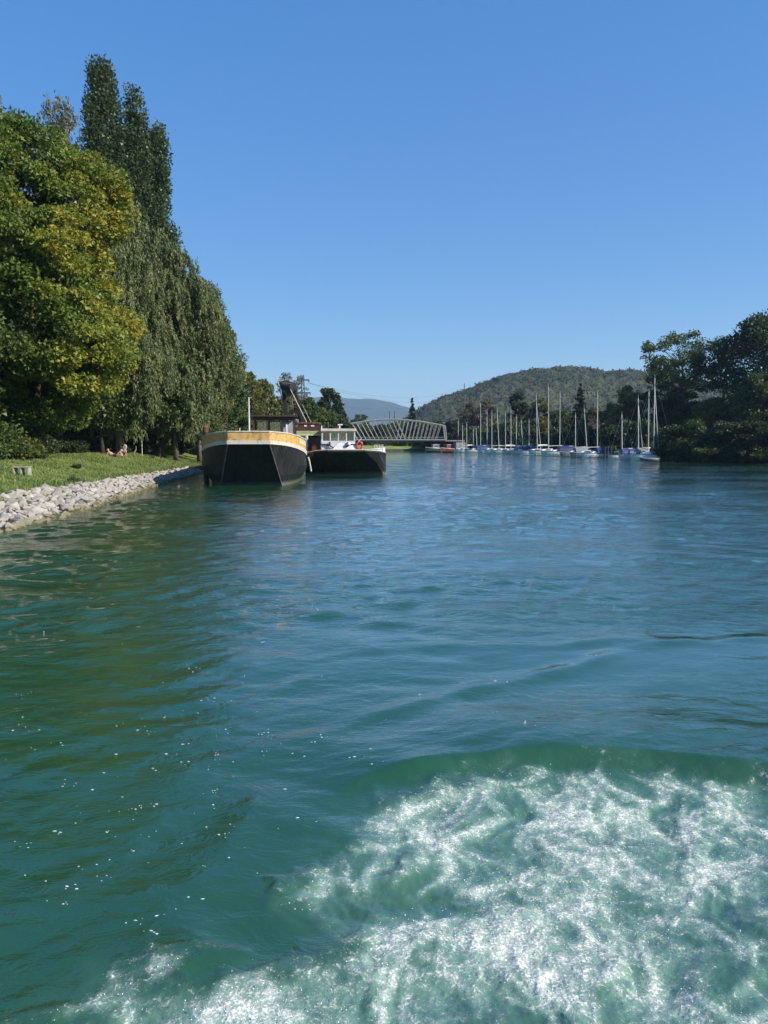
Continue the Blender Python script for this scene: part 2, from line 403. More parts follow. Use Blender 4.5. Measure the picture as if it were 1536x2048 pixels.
def water_field(x, y, full=True):
    r = np.hypot(x, y)
    wx = x + 0.35 * pnoise(x * 0.45, y * 0.45, 31); wy = y + 0.35 * pnoise(x * 0.45, y * 0.45, 32)
    spacing = np.maximum(0.0050 * r, 0.01)
    slick = sstep(-0.25, 0.35, fbm(x * 0.10 + 3, y * 0.22, 3, 41))
    near_slick = 1 - 0.8 * np.exp(-(((x - 3.2) / 3.6) ** 2 + ((y - 8.6) / 1.5) ** 2))
    rough = (0.45 + 0.55 * slick) * near_slick
    h = np.zeros_like(x)
    for i in range(NW):
        f = sstep(2.5, 6.0, lam[i] / spacing)
        a = 0.0160 * lam[i] / (2 * math.pi) * (1.0 if lam[i] < .35 else (1.75 if lam[i] < 1.3 else 0.5))
        h += f * a * np.sin(kx[i] * wx + ky[i] * wy + ph[i])
    h *= rough
    for P, amp, wd in RIDGES:
        dd, s_ = seg_dist(x, y, P); mod = 0.6 + 0.6 * pnoise(x * 1.5, y * 1.5, 51)
        h += amp * mod * np.exp(-(dd / wd) ** 2)
    foam = np.zeros_like(x); milk = np.zeros_like(x)
    nr = (r < 14) & (np.abs(x) < 14)
    X, Y = x[nr], y[nr]
    if X.size:
        dd, s_ = seg_dist(X, Y, CREST); hump = np.exp(-(dd / (0.615 + 0.485 * s_)) ** 2)
        endf = sstep(-0.9, 1.0, X) * (0.95 + 0.25 * pnoise(X * 1.0, Y * 1.0, 83))
        hh = 0.13 * hump * endf
        ins = inside(X, Y, ZONE)
        ex = np.full(X.shape, 0.0)
        dz, _ = seg_dist(X, Y, ZONE); sdz = np.where(ins, dz, -dz) + 0.12 * pnoise(X * 2.2, Y * 2.2, 61) + 0.05 * pnoise(X * 7, Y * 7, 62)
        zin = sstep(-0.10, 0.35, sdz)
        fo = 0.20 * zin
        for c_, r_, w_ in BLW:
            fo += 0.72 * w_ * np.exp(-(((X - c_.x) / r_) ** 2 + ((Y - c_.y) / (r_ * 1.25)) ** 2) * 1.1) * (0.25 + 0.75 * zin)
        # turbulent relief
        qx = X + 0.18 * pnoise(X * 2.1, Y * 2.1, 71); qy = Y + 0.18 * pnoise(X * 2.1, Y * 2.1, 72)
        t1 = 1 - np.abs(pnoise(qx * 1.9, qy * 1.5, 73)) * 2.2; t2 = 1 - np.abs(pnoise(qx * 4.7, qy * 3.9, 74)) * 2.2
        t3 = pnoise(qx * 11, qy * 10, 75); t4 = pnoise(X * 24, Y * 22, 76)
        turb = 0.015 * t1 + 0.007 * t2 + 0.005 * t3 + 0.003 * t4 + 0.0015 * pnoise(X * 45, Y * 42, 77)
        hh += zin * (turb - 0.03) * (0.75 + 0.5 * np.clip(fo, 0, 1))
        r5 = 1 - np.abs(pnoise(qx * 2.9 + 7, qy * 1.7, 85)) * 3.2; r6 = 1 - np.abs(pnoise(qx * 6.3, qy * 4.1 + 3, 86)) * 3.0
        fo += zin * (0.20 * np.clip(t1 - 0.45, -0.6, 1) + 0.16 * np.clip(t2 - 0.4, -0.6, 1) + 0.55 * np.clip(r5, -0.3, 1) + 0.34 * np.clip(r6, -0.3, 1) + 0.14 * t3)
        for P, amp, wd, fw in FRIDGE:
            d2, s2 = seg_dist(X + 0.09 * pnoise(X * 4, Y * 4, 78), Y + 0.16 * pnoise(X * 3, Y * 3, 79) + 0.05 * pnoise(X * 9, Y * 9, 82), P)
            e = np.exp(-(d2 / (wd * (0.775 - 0.325 * s2))) ** 2)
            hh += 0.8 * amp * e * (0.8 + 0.5 * pnoise(X * 5, Y * 5, 80)); fo += fw * e * (0.75 + 0.6 * pnoise(X * 4, Y * 4, 81))
        # dark trough between the two foamy ridges
        tr = poly_w([(520, 1900), (640, 1850), (760, 1800), (900, 1795)]); d3, _ = seg_dist(X, Y, tr)
        fo -= 0.35 * np.exp(-(d3 / 0.22) ** 2); hh -= 0.03 * np.exp(-(d3 / 0.25) ** 2)
        h[nr] += hh; foam[nr] = fo; milk[nr] = zin * np.clip(0.35 + 0.5 * fo, 0, 1)
        # fringe of bubbles drifting away from the churn
        fr = np.exp(-np.clip(-sdz, 0, 9) / 0.35) * (1 - zin); foam[nr] = foam[nr] + 0.12 * fr
        milk[nr] = np.maximum(milk[nr], 0.25 * fr ** 6)
    return h, np.clip(0.54 * foam, 0, 0.76), milk, rough
def water():
    fine = np.linspace(-0.60, 0.60, 600); rest_ = np.linspace(0.60, 2 * math.pi - 0.60, 70)[1:-1]
    ang = np.concatenate([fine, rest_]); na = len(ang)
    rad = np.concatenate([np.linspace(0.25, 2.5, 14), np.exp(np.linspace(math.log(2.6), math.log(42), 560)), np.exp(np.linspace(math.log(42.5), math.log(420), 90))])
    A, RR = np.meshgrid(ang, rad); X = RR * np.sin(A); Y = RR * np.cos(A)
    h, foam, milk, rough = water_field(X.ravel(), Y.ravel())
    V = np.stack([X.ravel(), Y.ravel(), h], -1)
    nr = len(rad); idx = np.arange(nr * na).reshape(nr, na); nx = np.roll(idx, -1, 1)
    F = np.stack([idx[:-1], idx[1:], nx[1:], nx[:-1]], -1).reshape(-1, 4)
    V = np.vstack([V, [[0, 0, 0]]])
    m, t, p = newmat('river_water')
    v = t.nodes.new('ShaderNodeNewGeometry').outputs['Position']
    def attr(nm):
        a = t.nodes.new('ShaderNodeAttribute'); a.attribute_name = nm; return a.outputs['Fac']
    fo, mi, ro = attr('foam'), attr('milk'), attr('rough')
    mp = t.nodes.new('ShaderNodeMapping'); mp.inputs['Scale'].default_value = (1, 1, 0.4); t.links.new(v, mp.inputs[0]); vv = mp.outputs[0]
    # white foam: coarse patches, lace of bubbles and fine speckle
    n1 = noise_node(t, 2.6, 8, 0.68, vv, 0.6); n2 = noise_node(t, 16, 6, 0.7, vv, 0.3); n3 = noise_node(t, 75, 2, 0.6, vv)
    vo = t.nodes.new('ShaderNodeTexVoronoi'); vo.feature = 'DISTANCE_TO_EDGE'; vo.inputs['Scale'].default_value = 26
    dm = noise_node(t, 9, 4, 0.6, vv)
    ad = t.nodes.new('ShaderNodeVectorMath'); ad.operation = 'MULTIPLY_ADD'; t.links.new(dm.outputs['Color'], ad.inputs[0]); ad.inputs[1].default_value = (0.12, 0.12, 0.0); t.links.new(vv, ad.inputs[2])
    t.links.new(ad.outputs[0], vo.inputs['Vector'])
    lace = mrange(t, vo.outputs['Distance'], 0.0, 0.12, 1.0, 0.0)
    n4 = noise_node(t, 190, 2, 0.6, vv)
    dens = math_n(t, 'ADD', fo, math_n(t, 'MULTIPLY', math_n(t, 'SUBTRACT', n1.outputs[0], 0.5), 1.15))
    hf = math_n(t, 'ADD', math_n(t, 'ADD', math_n(t, 'MULTIPLY', n2.outputs[0], 0.72), math_n(t, 'MULTIPLY', n3.outputs[0], 0.18)), math_n(t, 'ADD', math_n(t, 'MULTIPLY', n4.outputs[0], 0.10), math_n(t, 'MULTIPLY', lace, 0.06)))
    thr = math_n(t, 'SUBTRACT', hf, math_n(t, 'SUBTRACT', 0.735, math_n(t, 'MULTIPLY', dens, 0.34)))
    white = math_n(t, 'MULTIPLY', mrange(t, thr, -0.10, 0.14), mrange(t, dens, 0.0, 0.30))
    spk = math_n(t, 'MULTIPLY', mrange(t, math_n(t, 'ADD', math_n(t, 'MULTIPLY', n4.outputs[0], 0.6), math_n(t, 'MULTIPLY', n3.outputs[0], 0.5)), 0.70, 0.76), mrange(t, fo, 0.05, 0.35))
    white = math_n(t, 'MAXIMUM', white, spk)
    white = math_n(t, 'MULTIPLY', white, mrange(t, fo, 0.02, 0.12))
    lo = noise_node(t, 0.35, 3, 0.5, vv)
    body = mix_rgb(t, (0.015, 0.064, 0.026), (0.016, 0.072, 0.036), lo.outputs[0])
    body = mix_rgb(t, body, (0.14, 0.27, 0.20), math_n(t, 'MULTIPLY', mi, mrange(t, n1.outputs[0], 0.25, 0.7, 0.35, 1.0)))
    body = mix_rgb(t, body, (0.30, 0.42, 0.345), mrange(t, dens, 0.15, 0.95, 0.0, 0.8))
    fw = mix_rgb(t, (0.40, 0.44, 0.38), (0.78, 0.78, 0.72), mrange(t, math_n(t, 'ADD', n3.outputs[0], math_n(t, 'MULTIPLY', thr, 0.8)), 0.5, 0.72))
    c = mix_rgb(t, body, fw, white)
    t.links.new(c, p.inputs['Base Color'])
    t.links.new(mrange(t, white, 0.0, 0.8, 0.035, 0.55), p.inputs['Roughness'])
    p.inputs['IOR'].default_value = 1.42; p.inputs['Coat IOR'].default_value = 1.34; p.inputs['Coat Roughness'].default_value = 0.03; t.links.new(mrange(t, white, 0.0, 0.4, 1.0, 0.0), p.inputs['Coat Weight']); t.links.new(mrange(t, white, 0.0, 0.5, 0.5, 0.08), p.inputs['Specular IOR Level'])
    # fine ripples
    mp2 = t.nodes.new('ShaderNodeMapping'); mp2.inputs['Scale'].default_value = (0.62, 1.0, 0.0); mp2.inputs['Rotation'].default_value = (0, 0, 0.12); t.links.new(v, mp2.inputs[0])
    r1 = noise_node(t, 7.0, 5, 0.6, mp2.outputs[0], 0.5); r2 = noise_node(t, 2.3, 5, 0.62, mp2.outputs[0], 0.3)
    sp = t.nodes.new('ShaderNodeVectorMath'); sp.operation = 'LENGTH'; t.links.new(v, sp.inputs[0])
    farw = mrange(t, sp.outputs['Value'], 5.0, 22.0)
    b1 = t.nodes.new('ShaderNodeBump'); b1.inputs['Distance'].default_value = 0.04
    t.links.new(r1.outputs[0], b1.inputs['Height']); t.links.new(math_n(t, 'MULTIPLY', math_n(t, 'MULTIPLY', ro, 0.72), mrange(t, sp.outputs['Value'], 8.0, 40.0, 1.0, 0.75)), b1.inputs['Strength'])
    b2 = t.nodes.new('ShaderNodeBump'); b2.inputs['Distance'].default_value = 0.10
    t.links.new(r2.outputs[0], b2.inputs['Height']); t.links.new(math_n(t, 'MULTIPLY', farw, math_n(t, 'MULTIPLY', ro, 0.8)), b2.inputs['Strength'])
    b3 = t.nodes.new('ShaderNodeBump'); b3.inputs['Distance'].default_value = 0.02
    t.links.new(n2.outputs[0], b3.inputs['Height']); t.links.new(math_n(t, 'MULTIPLY', mrange(t, fo, 0.0, 0.6), 0.7), b3.inputs['Strength'])
    t.links.new(b1.outputs[0], b2.inputs['Normal']); t.links.new(b2.outputs[0], b3.inputs['Normal'])
    t.links.new(b3.outputs[0], p.inputs['Normal']); t.links.new(b3.outputs[0], p.inputs['Coat Normal'])
    z1 = np.zeros(1)
    me = np_mesh('water', V, F, m, {'foam': np.append(foam, 0), 'milk': np.append(milk, 0), 'rough': np.append(rough, 1)}, smooth=True)
    tag(link('water', me), 'green blue canal water with foaming wake', kind='structure')
    # spray droplets thrown up above the churn
    sel = np.where((foam > 0.4) & (RR.ravel() > 2.6) & (RR.ravel() < 9))[0]
    pk = rw.choice(sel, 3600, p=(foam[sel] ** 2 * RR.ravel()[sel] ** 2) / (foam[sel] ** 2 * RR.ravel()[sel] ** 2).sum())
    C = np.stack([X.ravel()[pk], Y.ravel()[pk], h[pk]], -1); C[:, :2] += rw.normal(0, 0.02, (len(pk), 2)); C[:, 2] += rw.random(len(pk)) ** 2.5 * 0.09 + 0.002
    s_ = (0.0014 + 0.003 * rw.random(len(pk)) ** 3)[:, None, None]
    oc = np.array([[1, 0, 0], [-1, 0, 0], [0, 1, 0], [0, -1, 0], [0, 0, 1], [0, 0, -1]], float)
    of = np.array([[0, 2, 4], [2, 1, 4], [1, 3, 4], [3, 0, 4], [2, 0, 5], [1, 2, 5], [3, 1, 5], [0, 3, 5]])
    V2 = (C[:, None, :] + oc[None] * s_).reshape(-1, 3); F2 = (of[None] + 6 * np.arange(len(C))[:, None, None]).reshape(-1, 3)
    tag(link('spray', np_mesh('spray', V2, F2, mat('foam_white', (0.85, 0.88, 0.87), (0.8, 0.84, 0.83), rough=0.3))), 'white spray droplets over the churning wake', kind='stuff')
    # floating foam flecks
    pts = []
    cl = [(500, 1500, 120, 50, 60), (300, 1650, 180, 60, 80), (430, 1760, 110, 60, 45), (180, 1800, 90, 60, 40), (330, 1560, 150, 50, 45), (560, 1560, 90, 50, 40), (400, 1350, 260, 120, 50), (860, 1300, 300, 120, 40), (1250, 1180, 200, 80, 14), (150, 1500, 120, 90, 30)]
    rr = random.Random(23)
    while_pts = []
    for cx_, cy_, sx_, sy_, k in cl:
        for _ in range(int(k * .3)):
            a_, b_ = rr.gauss(cx_, sx_), rr.gauss(cy_, sy_)
            if b_ < 1120 or a_ < -60: continue
            if b_ > 1560 and a_ > 640: continue
            for _k in range(rr.choice((1, 1, 2, 3, 5))): while_pts.append(on(a_ + rr.gauss(0, 14), b_ + rr.gauss(0, 4)))
    P = np.array([[q.x, q.y] for q in while_pts]); hz_, fo_, _, _ = water_field(P[:, 0].copy(), P[:, 1].copy())
    mb = MB()
    for (x_, y_), z_, f_ in zip(P, hz_, fo_):
        if f_ > 0.25: continue
        R0 = (0.0018 + 0.0048 * rr.random() ** 2) * (1 if rr.random() < .93 else 1.7) * (0.8 + 0.05 * y_); k = 9; el = rr.uniform(1.0, 2.6); ro_ = rr.uniform(-0.5, 0.5)
        ring = []
        for j in range(k):
            a_ = 6.283 * j / k; q = R0 * rr.uniform(0.6, 1.25); lx, ly = math.cos(a_) * q * el, math.sin(a_) * q
            ring.append((x_ + lx * math.cos(ro_) - ly * math.sin(ro_), y_ + lx * math.sin(ro_) + ly * math.cos(ro_), z_ + 0.002))
        top = (x_, y_, z_ + 0.35 * R0 + 0.004)
        mb.add(ring + [top], [(j, (j + 1) % k, k) for j in range(k)])
    tag(mb.build('foam_fleck_scatter', mat('fleck_foam', (0.62, 0.68, 0.64), (0.45, 0.52, 0.48), rough=.5, scale=30), smooth=True), 'small white foam flecks drifting on the dark green water', kind='stuff')
water()

# ================================================================== HILLS
def ridge_hill(name, label, ridge_px, d, y0, y1, res, m, cell, bump_h, seed, leaf=None):
    rx = np.array([at(a, b_, d).x for a, b_ in ridge_px]); rz = np.array([at(a, b_, d).z for a, b_ in ridge_px])
    xs = np.linspace(rx[0], rx[-1], res[0]); ys = y0 + (y1 - y0) * np.linspace(0, 1, res[1])
    X, Y = np.meshgrid(xs, ys); Rz = np.interp(X * d / np.maximum(Y, d * 0.75), rx, rz)
    prof = np.where(Y < d, sstep(y0, d, Y) ** 0.8, 1 - 0.6 * sstep(d, y1, Y))
    Z = 1.0 + (Rz - 1.0) * prof + 0.05 * Rz * fbm(X / 160, Y / 160, 4, seed) * sstep(0, 0.5, prof) * (1 - 0.7 * np.exp(-((Y - d) / (0.15 * d)) ** 2))
    wd, wi = worley(X / cell + 0.3 * pnoise(X / cell / 2, Y / cell / 2, seed + 3), Y / cell, seed + 5)
    Z2 = Z + bump_h * (np.sqrt(np.clip(1 - (wd * 1.15) ** 2, 0, 1)) * (0.55 + 0.6 * wi)) + 0.25 * bump_h * pnoise(X / cell * 2.5, Y / cell * 2.5, seed + 8)
    tint = np.clip(0.25 + 0.45 * wi + 0.55 * fbm(X / 110, Y / 110, 4, seed + 9), 0, 1)
    n0, n1 = X.shape; idx = np.arange(n0 * n1).reshape(n0, n1)
    F = np.stack([idx[:-1, :-1], idx[:-1, 1:], idx[1:, 1:], idx[1:, :-1]], -1).reshape(-1, 4)
    o = tag(link(name, np_mesh(name, np.stack([X, Y, Z2], -1).reshape(-1, 3), F, m, {'tint': tint.ravel()}, smooth=leaf is None)), label, kind='structure')
    if leaf:
        rg_ = np.random.default_rng(seed); k = rg_.integers(0, n0 * n1, leaf[0]); keep = (Y.ravel()[k] < d * 1.03); k = k[keep]
        P = np.stack([X.ravel()[k], Y.ravel()[k], Z2.ravel()[k]], -1) + rg_.normal(0, leaf[1] * 0.6, (len(k), 3)) * [1, 1, 0.5]
        tag(link('hillside_forest', leaf_mesh('hillside_forest', P, leaf[1] * (0.6 + 0.8 * rg_.random(len(k))), 0.8, np.clip(tint.ravel()[k] + 0.12 + rg_.normal(0, 0.15, len(k)), 0, 1), m, rg_, np.tile([0., 0, 1], (len(k), 1)), 0.7)), 'grey green woodland canopy covering the hill', kind='stuff')
    return o
def leaf_mesh(name, P, L, aspect, tint, m, rg_, D=None, jitter=1.0):
    N = len(P)
    if D is None: D = rg_.normal(0, 1, (N, 3))
    else: D = D + rg_.normal(0, jitter, (N, 3))
    D /= np.linalg.norm(D, axis=1)[:, None] + 1e-9
    S = np.cross(D, rg_.normal(0, 1, (N, 3))); S /= np.linalg.norm(S, axis=1)[:, None] + 1e-9
    L = np.asarray(L)[:, None]; Wd = L * aspect
    B0 = P - D * L * (0.15 + 0.3 * rg_.random((N, 1)))
    V = np.stack([B0 - S * Wd * 0.55, P + D * L * 0.6, B0 + S * Wd * 0.55], 1).reshape(-1, 3)
    F = np.arange(N * 3).reshape(-1, 3)
    return np_mesh(name, V, F, m, fattrs={'tint': tint})
hill_mat = mat_leaf('hill_forest', [(0, (0.032, 0.042, 0.018)), (0.5, (0.048, 0.058, 0.024)), (0.85, (0.066, 0.070, 0.031)), (1, (0.085, 0.075, 0.036))], 0.1, 0.8)
ridge_hill('wooded_hill', 'rounded wooded hill rising behind the right bank', [(770, 868), (815, 846), (845, 825), (880, 807), (925, 795), (960, 781), (1010, 763), (1060, 752), (1130, 745), (1180, 748), (1220, 755), (1260, 751), (1300, 757), (1400, 774), (1536, 793), (1750, 830), (1900, 866)], 760, 480, 1150, (310, 170), hill_mat, 7.5, 5.5, 5, leaf=(90000, 1.9))
m, t, p = newmat('far_mountain'); p.inputs['Roughness'].default_value = 0.95; p.inputs['Specular IOR Level'].default_value = 0.0
nz = noise_node(t, 0.004, 6, 0.65, objcoord(t)); t.links.new(mix_rgb(t, (0.03, 0.042, 0.02), (0.06, 0.065, 0.03), mrange(t, nz.outputs[0], 0.35, 0.7)), p.inputs['Base Color'])
ridge_hill('far_mountain', 'distant blue mountain ridge beyond the bridge', [(100, 860), (300, 815), (450, 800), (560, 796), (680, 799), (740, 801), (780, 808), (815, 818), (850, 828), (900, 842), (1000, 858), (1150, 866)], 6000, 4600, 7600, (160, 70), m, 60, 14, 15)

# ================================================================== TREES
RT = np.random.default_rng(77)
bark = mat('bark', (0.075, 0.06, 0.045), (0.03, 0.026, 0.02), rough=0.9, scale=6, bump=0.6)
bark_pale = mat('bark_pale', (0.34, 0.31, 0.27), (0.12, 0.10, 0.085), rough=0.85, scale=4, bump=0.3)
bark_grey = mat('bark_grey', (0.15, 0.13, 0.11), (0.08, 0.07, 0.06), rough=0.9, scale=5, bump=0.4)
LM = {
 'maple': mat_leaf('leaf_maple', [(0, (0.045, 0.085, 0.016)), (0.4, (0.1, 0.155, 0.024)), (0.7, (0.21, 0.235, 0.03)), (1, (0.42, 0.34, 0.045))], 0.35),
 'green': mat_leaf('leaf_green', [(0, (0.032, 0.062, 0.015)), (0.5, (0.072, 0.112, 0.025)), (1, (0.14, 0.165, 0.042))], 0.3),
 'dark': mat_leaf('leaf_dark', [(0, (0.018, 0.036, 0.012)), (0.6, (0.045, 0.072, 0.021)), (1, (0.09, 0.11, 0.033))], 0.35),
 'willow': mat_leaf('leaf_willow', [(0, (0.085, 0.115, 0.04)), (0.5, (0.165, 0.20, 0.072)), (1, (0.26, 0.27, 0.11))], 0.4),
 'birch': mat_leaf('leaf_birch', [(0, (0.09, 0.1, 0.055)), (0.5, (0.16, 0.165, 0.09)), (1, (0.27, 0.24, 0.12))], 0.3),
 'poplar': mat_leaf('leaf_poplar', [(0, (0.03, 0.056, 0.02)), (0.6, (0.07, 0.104, 0.038)), (1, (0.14, 0.165, 0.07))], 0.3, 0.4),
 'olive': mat_leaf('leaf_olive', [(0, (0.06, 0.078, 0.019)), (0.5, (0.125, 0.14, 0.032)), (1, (0.24, 0.21, 0.048))], 0.3),
 'brown': mat_leaf('leaf_brown', [(0, (0.06, 0.055, 0.028)), (0.5, (0.10, 0.085, 0.04)), (1, (0.17, 0.125, 0.05))], 0.25),
 'grey': mat_leaf('leaf_grey', [(0, (0.09, 0.085, 0.06)), (0.5, (0.15, 0.135, 0.095)), (1, (0.21, 0.185, 0.125))], 0.2),
 'spruce': mat_leaf('leaf_spruce', [(0, (0.012, 0.024, 0.011)), (0.6, (0.026, 0.042, 0.018)), (1, (0.055, 0.065, 0.03))], 0.1),
}
PROF = {
 'broad': [(0, .45), (.12, .82), (.35, 1), (.6, .9), (.8, .68), (.93, .4), (1, .12)],
 'tall': [(0, .6), (.2, .95), (.45, 1), (.7, .8), (.88, .5), (1, .12)],
 'poplar': [(0, .75), (.2, 1), (.5, .95), (.75, .78), (.9, .55), (1, .18)],
 'cone': [(0, 1), (.3, .78), (.6, .48), (.85, .2), (1, .03)],
 'open': [(0, .25), (.2, .55), (.4, .95), (.65, 1), (.85, .7), (1, .2)],
 'bush': [(0, .9), (.25, 1), (.6, .85), (.85, .55), (1, .2)],
}
def tree(name, label, px, d, top, half, bottom, kind, leafm, nclump, nleaf, lsize, aspect=0.7, prof='broad', trunk_r=0.25, cat='tree', group=None, bk=None, nlimb=14, lean=0.0, shell=0.5, clump_r=None, tintf=None, base=None, xsq=1.0, lobes=0.22, seed=None, droop=0.0):
    """px: centre column, d: distance, top/bottom: crown rows, half: crown half width in photo pixels"""
    rg_ = np.random.default_rng(seed if seed is not None else int(abs(px) * 13 + d * 7))
    x0 = at(px, HZ, d).x; z0 = base if base is not None else tz(x0, d)
    H = at(px, top, d).z - z0; B = max(at(px, bottom, d).z - z0, 0.05); rad = half / FPX * d
    root = empty(name, (x0, d, z0 - 0.05), 0, label, cat, group)
    t_ = rg_.random(nclump * 3); rr = ip(t_, PROF[prof]); t_ = t_[rg_.random(len(t_)) < (0.25 + 0.75 * rr)][:nclump]; n = len(t_)
    a = rg_.random(n) * 2 * math.pi; ph_ = rg_.random(4) * 6.28
    lob = 1 + lobes * np.sin(3 * a + ph_[0] + 5 * t_) + lobes * 0.8 * np.sin(2 * a + ph_[1] - 9 * t_) + lobes * 0.6 * np.sin(13 * t_ + ph_[2])
    rho = ip(t_, PROF[prof]) * rad * lob * (1 - shell + shell * np.sqrt(rg_.random(n)))
    cr = clump_r or 0.17 * rad + 0.25
    C = np.stack([rho * np.cos(a) + lean * t_ * rad, rho * np.sin(a) * xsq, B + t_ * (H - B - cr * 0.5)], -1)
    # limbs
    wood = MB(); bk = bk or bark; trH = B + (H - B) * (0.9 if kind in ('poplar', 'conifer') else 0.62)
    pth = [Vector((lean * rad * (k / 6) ** 1.5 * 0.6 + rg_.normal(0, 0.05) * trunk_r * 3 * (k > 0), rg_.normal(0, 0.05) * trunk_r * 3 * (k > 0), trH * k / 6)) for k in range(7)]
    wood.tube(pth, [trunk_r * (1.35 if k == 0 else 1) * (1 - 0.12 * k) for k in range(7)], 8)
    for i in rg_.permutation(n)[:nlimb]:
        c_ = Vector(C[i]); s_ = min(max(0.18, (c_.z - 0.45 * math.hypot(c_.x, c_.y)) / trH), 0.97); k = s_ * 6; k0 = min(int(k), 5)
        st = pth[k0].lerp(pth[k0 + 1], k - k0); mid = st.lerp(c_, 0.5) + Vector((0, 0, 0.10 * (c_ - st).length)) + Vector(rg_.normal(0, 0.06, 3)) * (c_ - st).length
        r0 = trunk_r * (1 - 0.12 * k) * 0.45
        wood.tube([st, st.lerp(mid, .55) + Vector(rg_.normal(0, .03, 3)) * (c_ - st).length, mid, c_], [r0, r0 * .75, r0 * .5, r0 * .15], 5, cap=False)
    wood.build('trunk', bk, root, smooth=True)
    if kind == 'weep':
        per = max(6, nleaf); P = []; D = []; T = []
        sl = (0.35 + 0.65 * rg_.random(n)) * (clump_r or 2.0)
        for i in range(n):
            u = np.sort(rg_.random(per)); out = np.array([C[i][0], C[i][1], 0]); out /= np.linalg.norm(out) + 1e-6
            ns = 5; off = rg_.normal(0, 0.28, (ns, 3)) * [1, 1, 0.5]; w_ = rg_.integers(0, ns, per)
            q = C[i] + off[w_] + out * (0.35 * np.sqrt(u))[:, None] * (0.6 + 0.4 * rg_.random()) - np.array([0, 0, 1]) * (u * sl[i] * (0.6 + 0.15 * w_))[:, None] + rg_.normal(0, 0.06, (per, 3))
            q[:, 2] += 0.3 * sl[i]
            P.append(q); D.append(np.tile([out[0] * 0.2, out[1] * 0.2, -1.0], (per, 1))); T.append(np.full(per, rg_.normal(0, 0.2)))
        P = np.vstack(P); D = np.vstack(D); T = np.concatenate(T); jit = 0.35
        keep = P[:, 2] > 0.25; P, D, T = P[keep], D[keep], T[keep]
    elif kind == 'conifer':
        P = []; D = []; T = []
        for i in range(n):
            out = np.array([math.cos(a[i]), math.sin(a[i]), 0]); Rm = ip(t_[i], PROF[prof]) * rad * (0.75 + 0.35 * rg_.random())
            u = rg_.random(nleaf) ** 0.7
            q = np.array([0, 0, B + t_[i] * (H - B)]) + out * (u * Rm)[:, None] + np.array([0, 0, 1]) * (-0.22 * u * Rm + 0.10 * u ** 3 * Rm)[:, None] + rg_.normal(0, 0.07 * Rm + 0.05, (nleaf, 3)) * [1, 1, 0.45]
            P.append(q); D.append(np.tile([out[0], out[1], -0.5], (nleaf, 1))); T.append(np.full(nleaf, rg_.normal(0, 0.1)))
        P = np.vstack(P); D = np.vstack(D); T = np.concatenate(T); jit = 0.45
    else:
        sizes = cr * (0.6 + 0.8 * rg_.random(n)); k = np.maximum((nleaf * (sizes / cr) ** 2).astype(int), 6)
        ci = np.repeat(np.arange(n), k); N = len(ci); q = rg_.normal(0, 1, (N, 3)); q /= np.linalg.norm(q, axis=1)[:, None]
        q *= (0.3 + 0.92 * rg_.random(N) ** 0.7)[:, None]
        sq = np.array([1, 1, 1.5]) if kind == 'poplar' else np.array([1, 1, 0.62])
        P = C[ci] + q * sizes[ci][:, None] * sq
        if droop: P[:, 2] -= droop * (q[:, 0] ** 2 + q[:, 1] ** 2) * sizes[ci]
        D = q * [1, 1, 0.6] + ([0, 0, 0.7] if kind in ('poplar', 'fine') else [0, 0, -0.35]); T = rg_.normal(0, 0.13, n)[ci]; jit = 0.55
        kp = P[:, 2] > 0.1; P, D, T = P[kp], D[kp], T[kp]
    N = len(P); tint = 0.45 + T + rg_.normal(0, 0.13, N)
    if tintf is not None: tint = tintf(P, tint, rad, H, B)
    me = leaf_mesh('crown', P, lsize * (0.65 + 0.7 * rg_.random(N)), aspect, np.clip(tint, 0, 1), leafm, rg_, D, jit)
    link('crown', me, root)
    return root
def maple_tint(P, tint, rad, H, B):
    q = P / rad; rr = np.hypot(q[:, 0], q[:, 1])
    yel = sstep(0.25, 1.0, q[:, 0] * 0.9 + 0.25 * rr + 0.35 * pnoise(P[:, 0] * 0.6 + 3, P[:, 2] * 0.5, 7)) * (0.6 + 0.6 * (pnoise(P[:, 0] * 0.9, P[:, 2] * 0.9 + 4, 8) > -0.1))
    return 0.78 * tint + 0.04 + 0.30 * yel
GL, GR = 'trees along the left bank', 'trees along the right bank'
# --- left bank, near
tree('maple_tree', 'large maple with leaves turning yellow, nearest the left edge of the lawn', 78, 46, 222, 172, 835, 'broad', LM['maple'], 400, 400, 0.19, 0.95, 'broad', 0.28, clump_r=0.92, group=GL, tintf=maple_tint, nlimb=30, shell=0.45, seed=3)
tree('maple_tree', 'dark green maple cut by the left edge of the picture', -95, 42, 330, 150, 850, 'broad', LM['green'], 260, 220, 0.23, 0.9, 'broad', 0.28, group=GL, nlimb=20, shell=0.45, seed=4)
tree('spruce_tree', 'dark spruce rising behind the yellowing maple', 8, 54, 215, 92, 760, 'conifer', LM['spruce'], 260, 150, 0.34, 0.26, 'cone', 0.3, group=GL, seed=5)
tree('birch_tree', 'tall pale birch whose top shows at the left edge', -10, 60, 66, 40, 520, 'weep', LM['birch'], 260, 110, 0.22, 0.5, 'tall', 0.2, group=GL, bk=bark_pale, clump_r=1.6, nlimb=26, seed=6)
tree('birch_tree', 'silvery thin birch top between maple and poplars', 122, 62, 176, 58, 640, 'weep', LM['birch'], 260, 90, 0.22, 0.5, 'tall', 0.2, group=GL, bk=bark_pale, clump_r=1.9, nlimb=34, lean=0.35, lobes=0.38, seed=9)
tree('poplar_tree', 'tallest dark columnar poplar above the left trees', 226, 74, 122, 36, 640, 'poplar', LM['poplar'], 300, 140, 0.24, 0.9, 'poplar', 0.35, group=GL, nlimb=16, clump_r=0.75, lobes=0.24, seed=10)
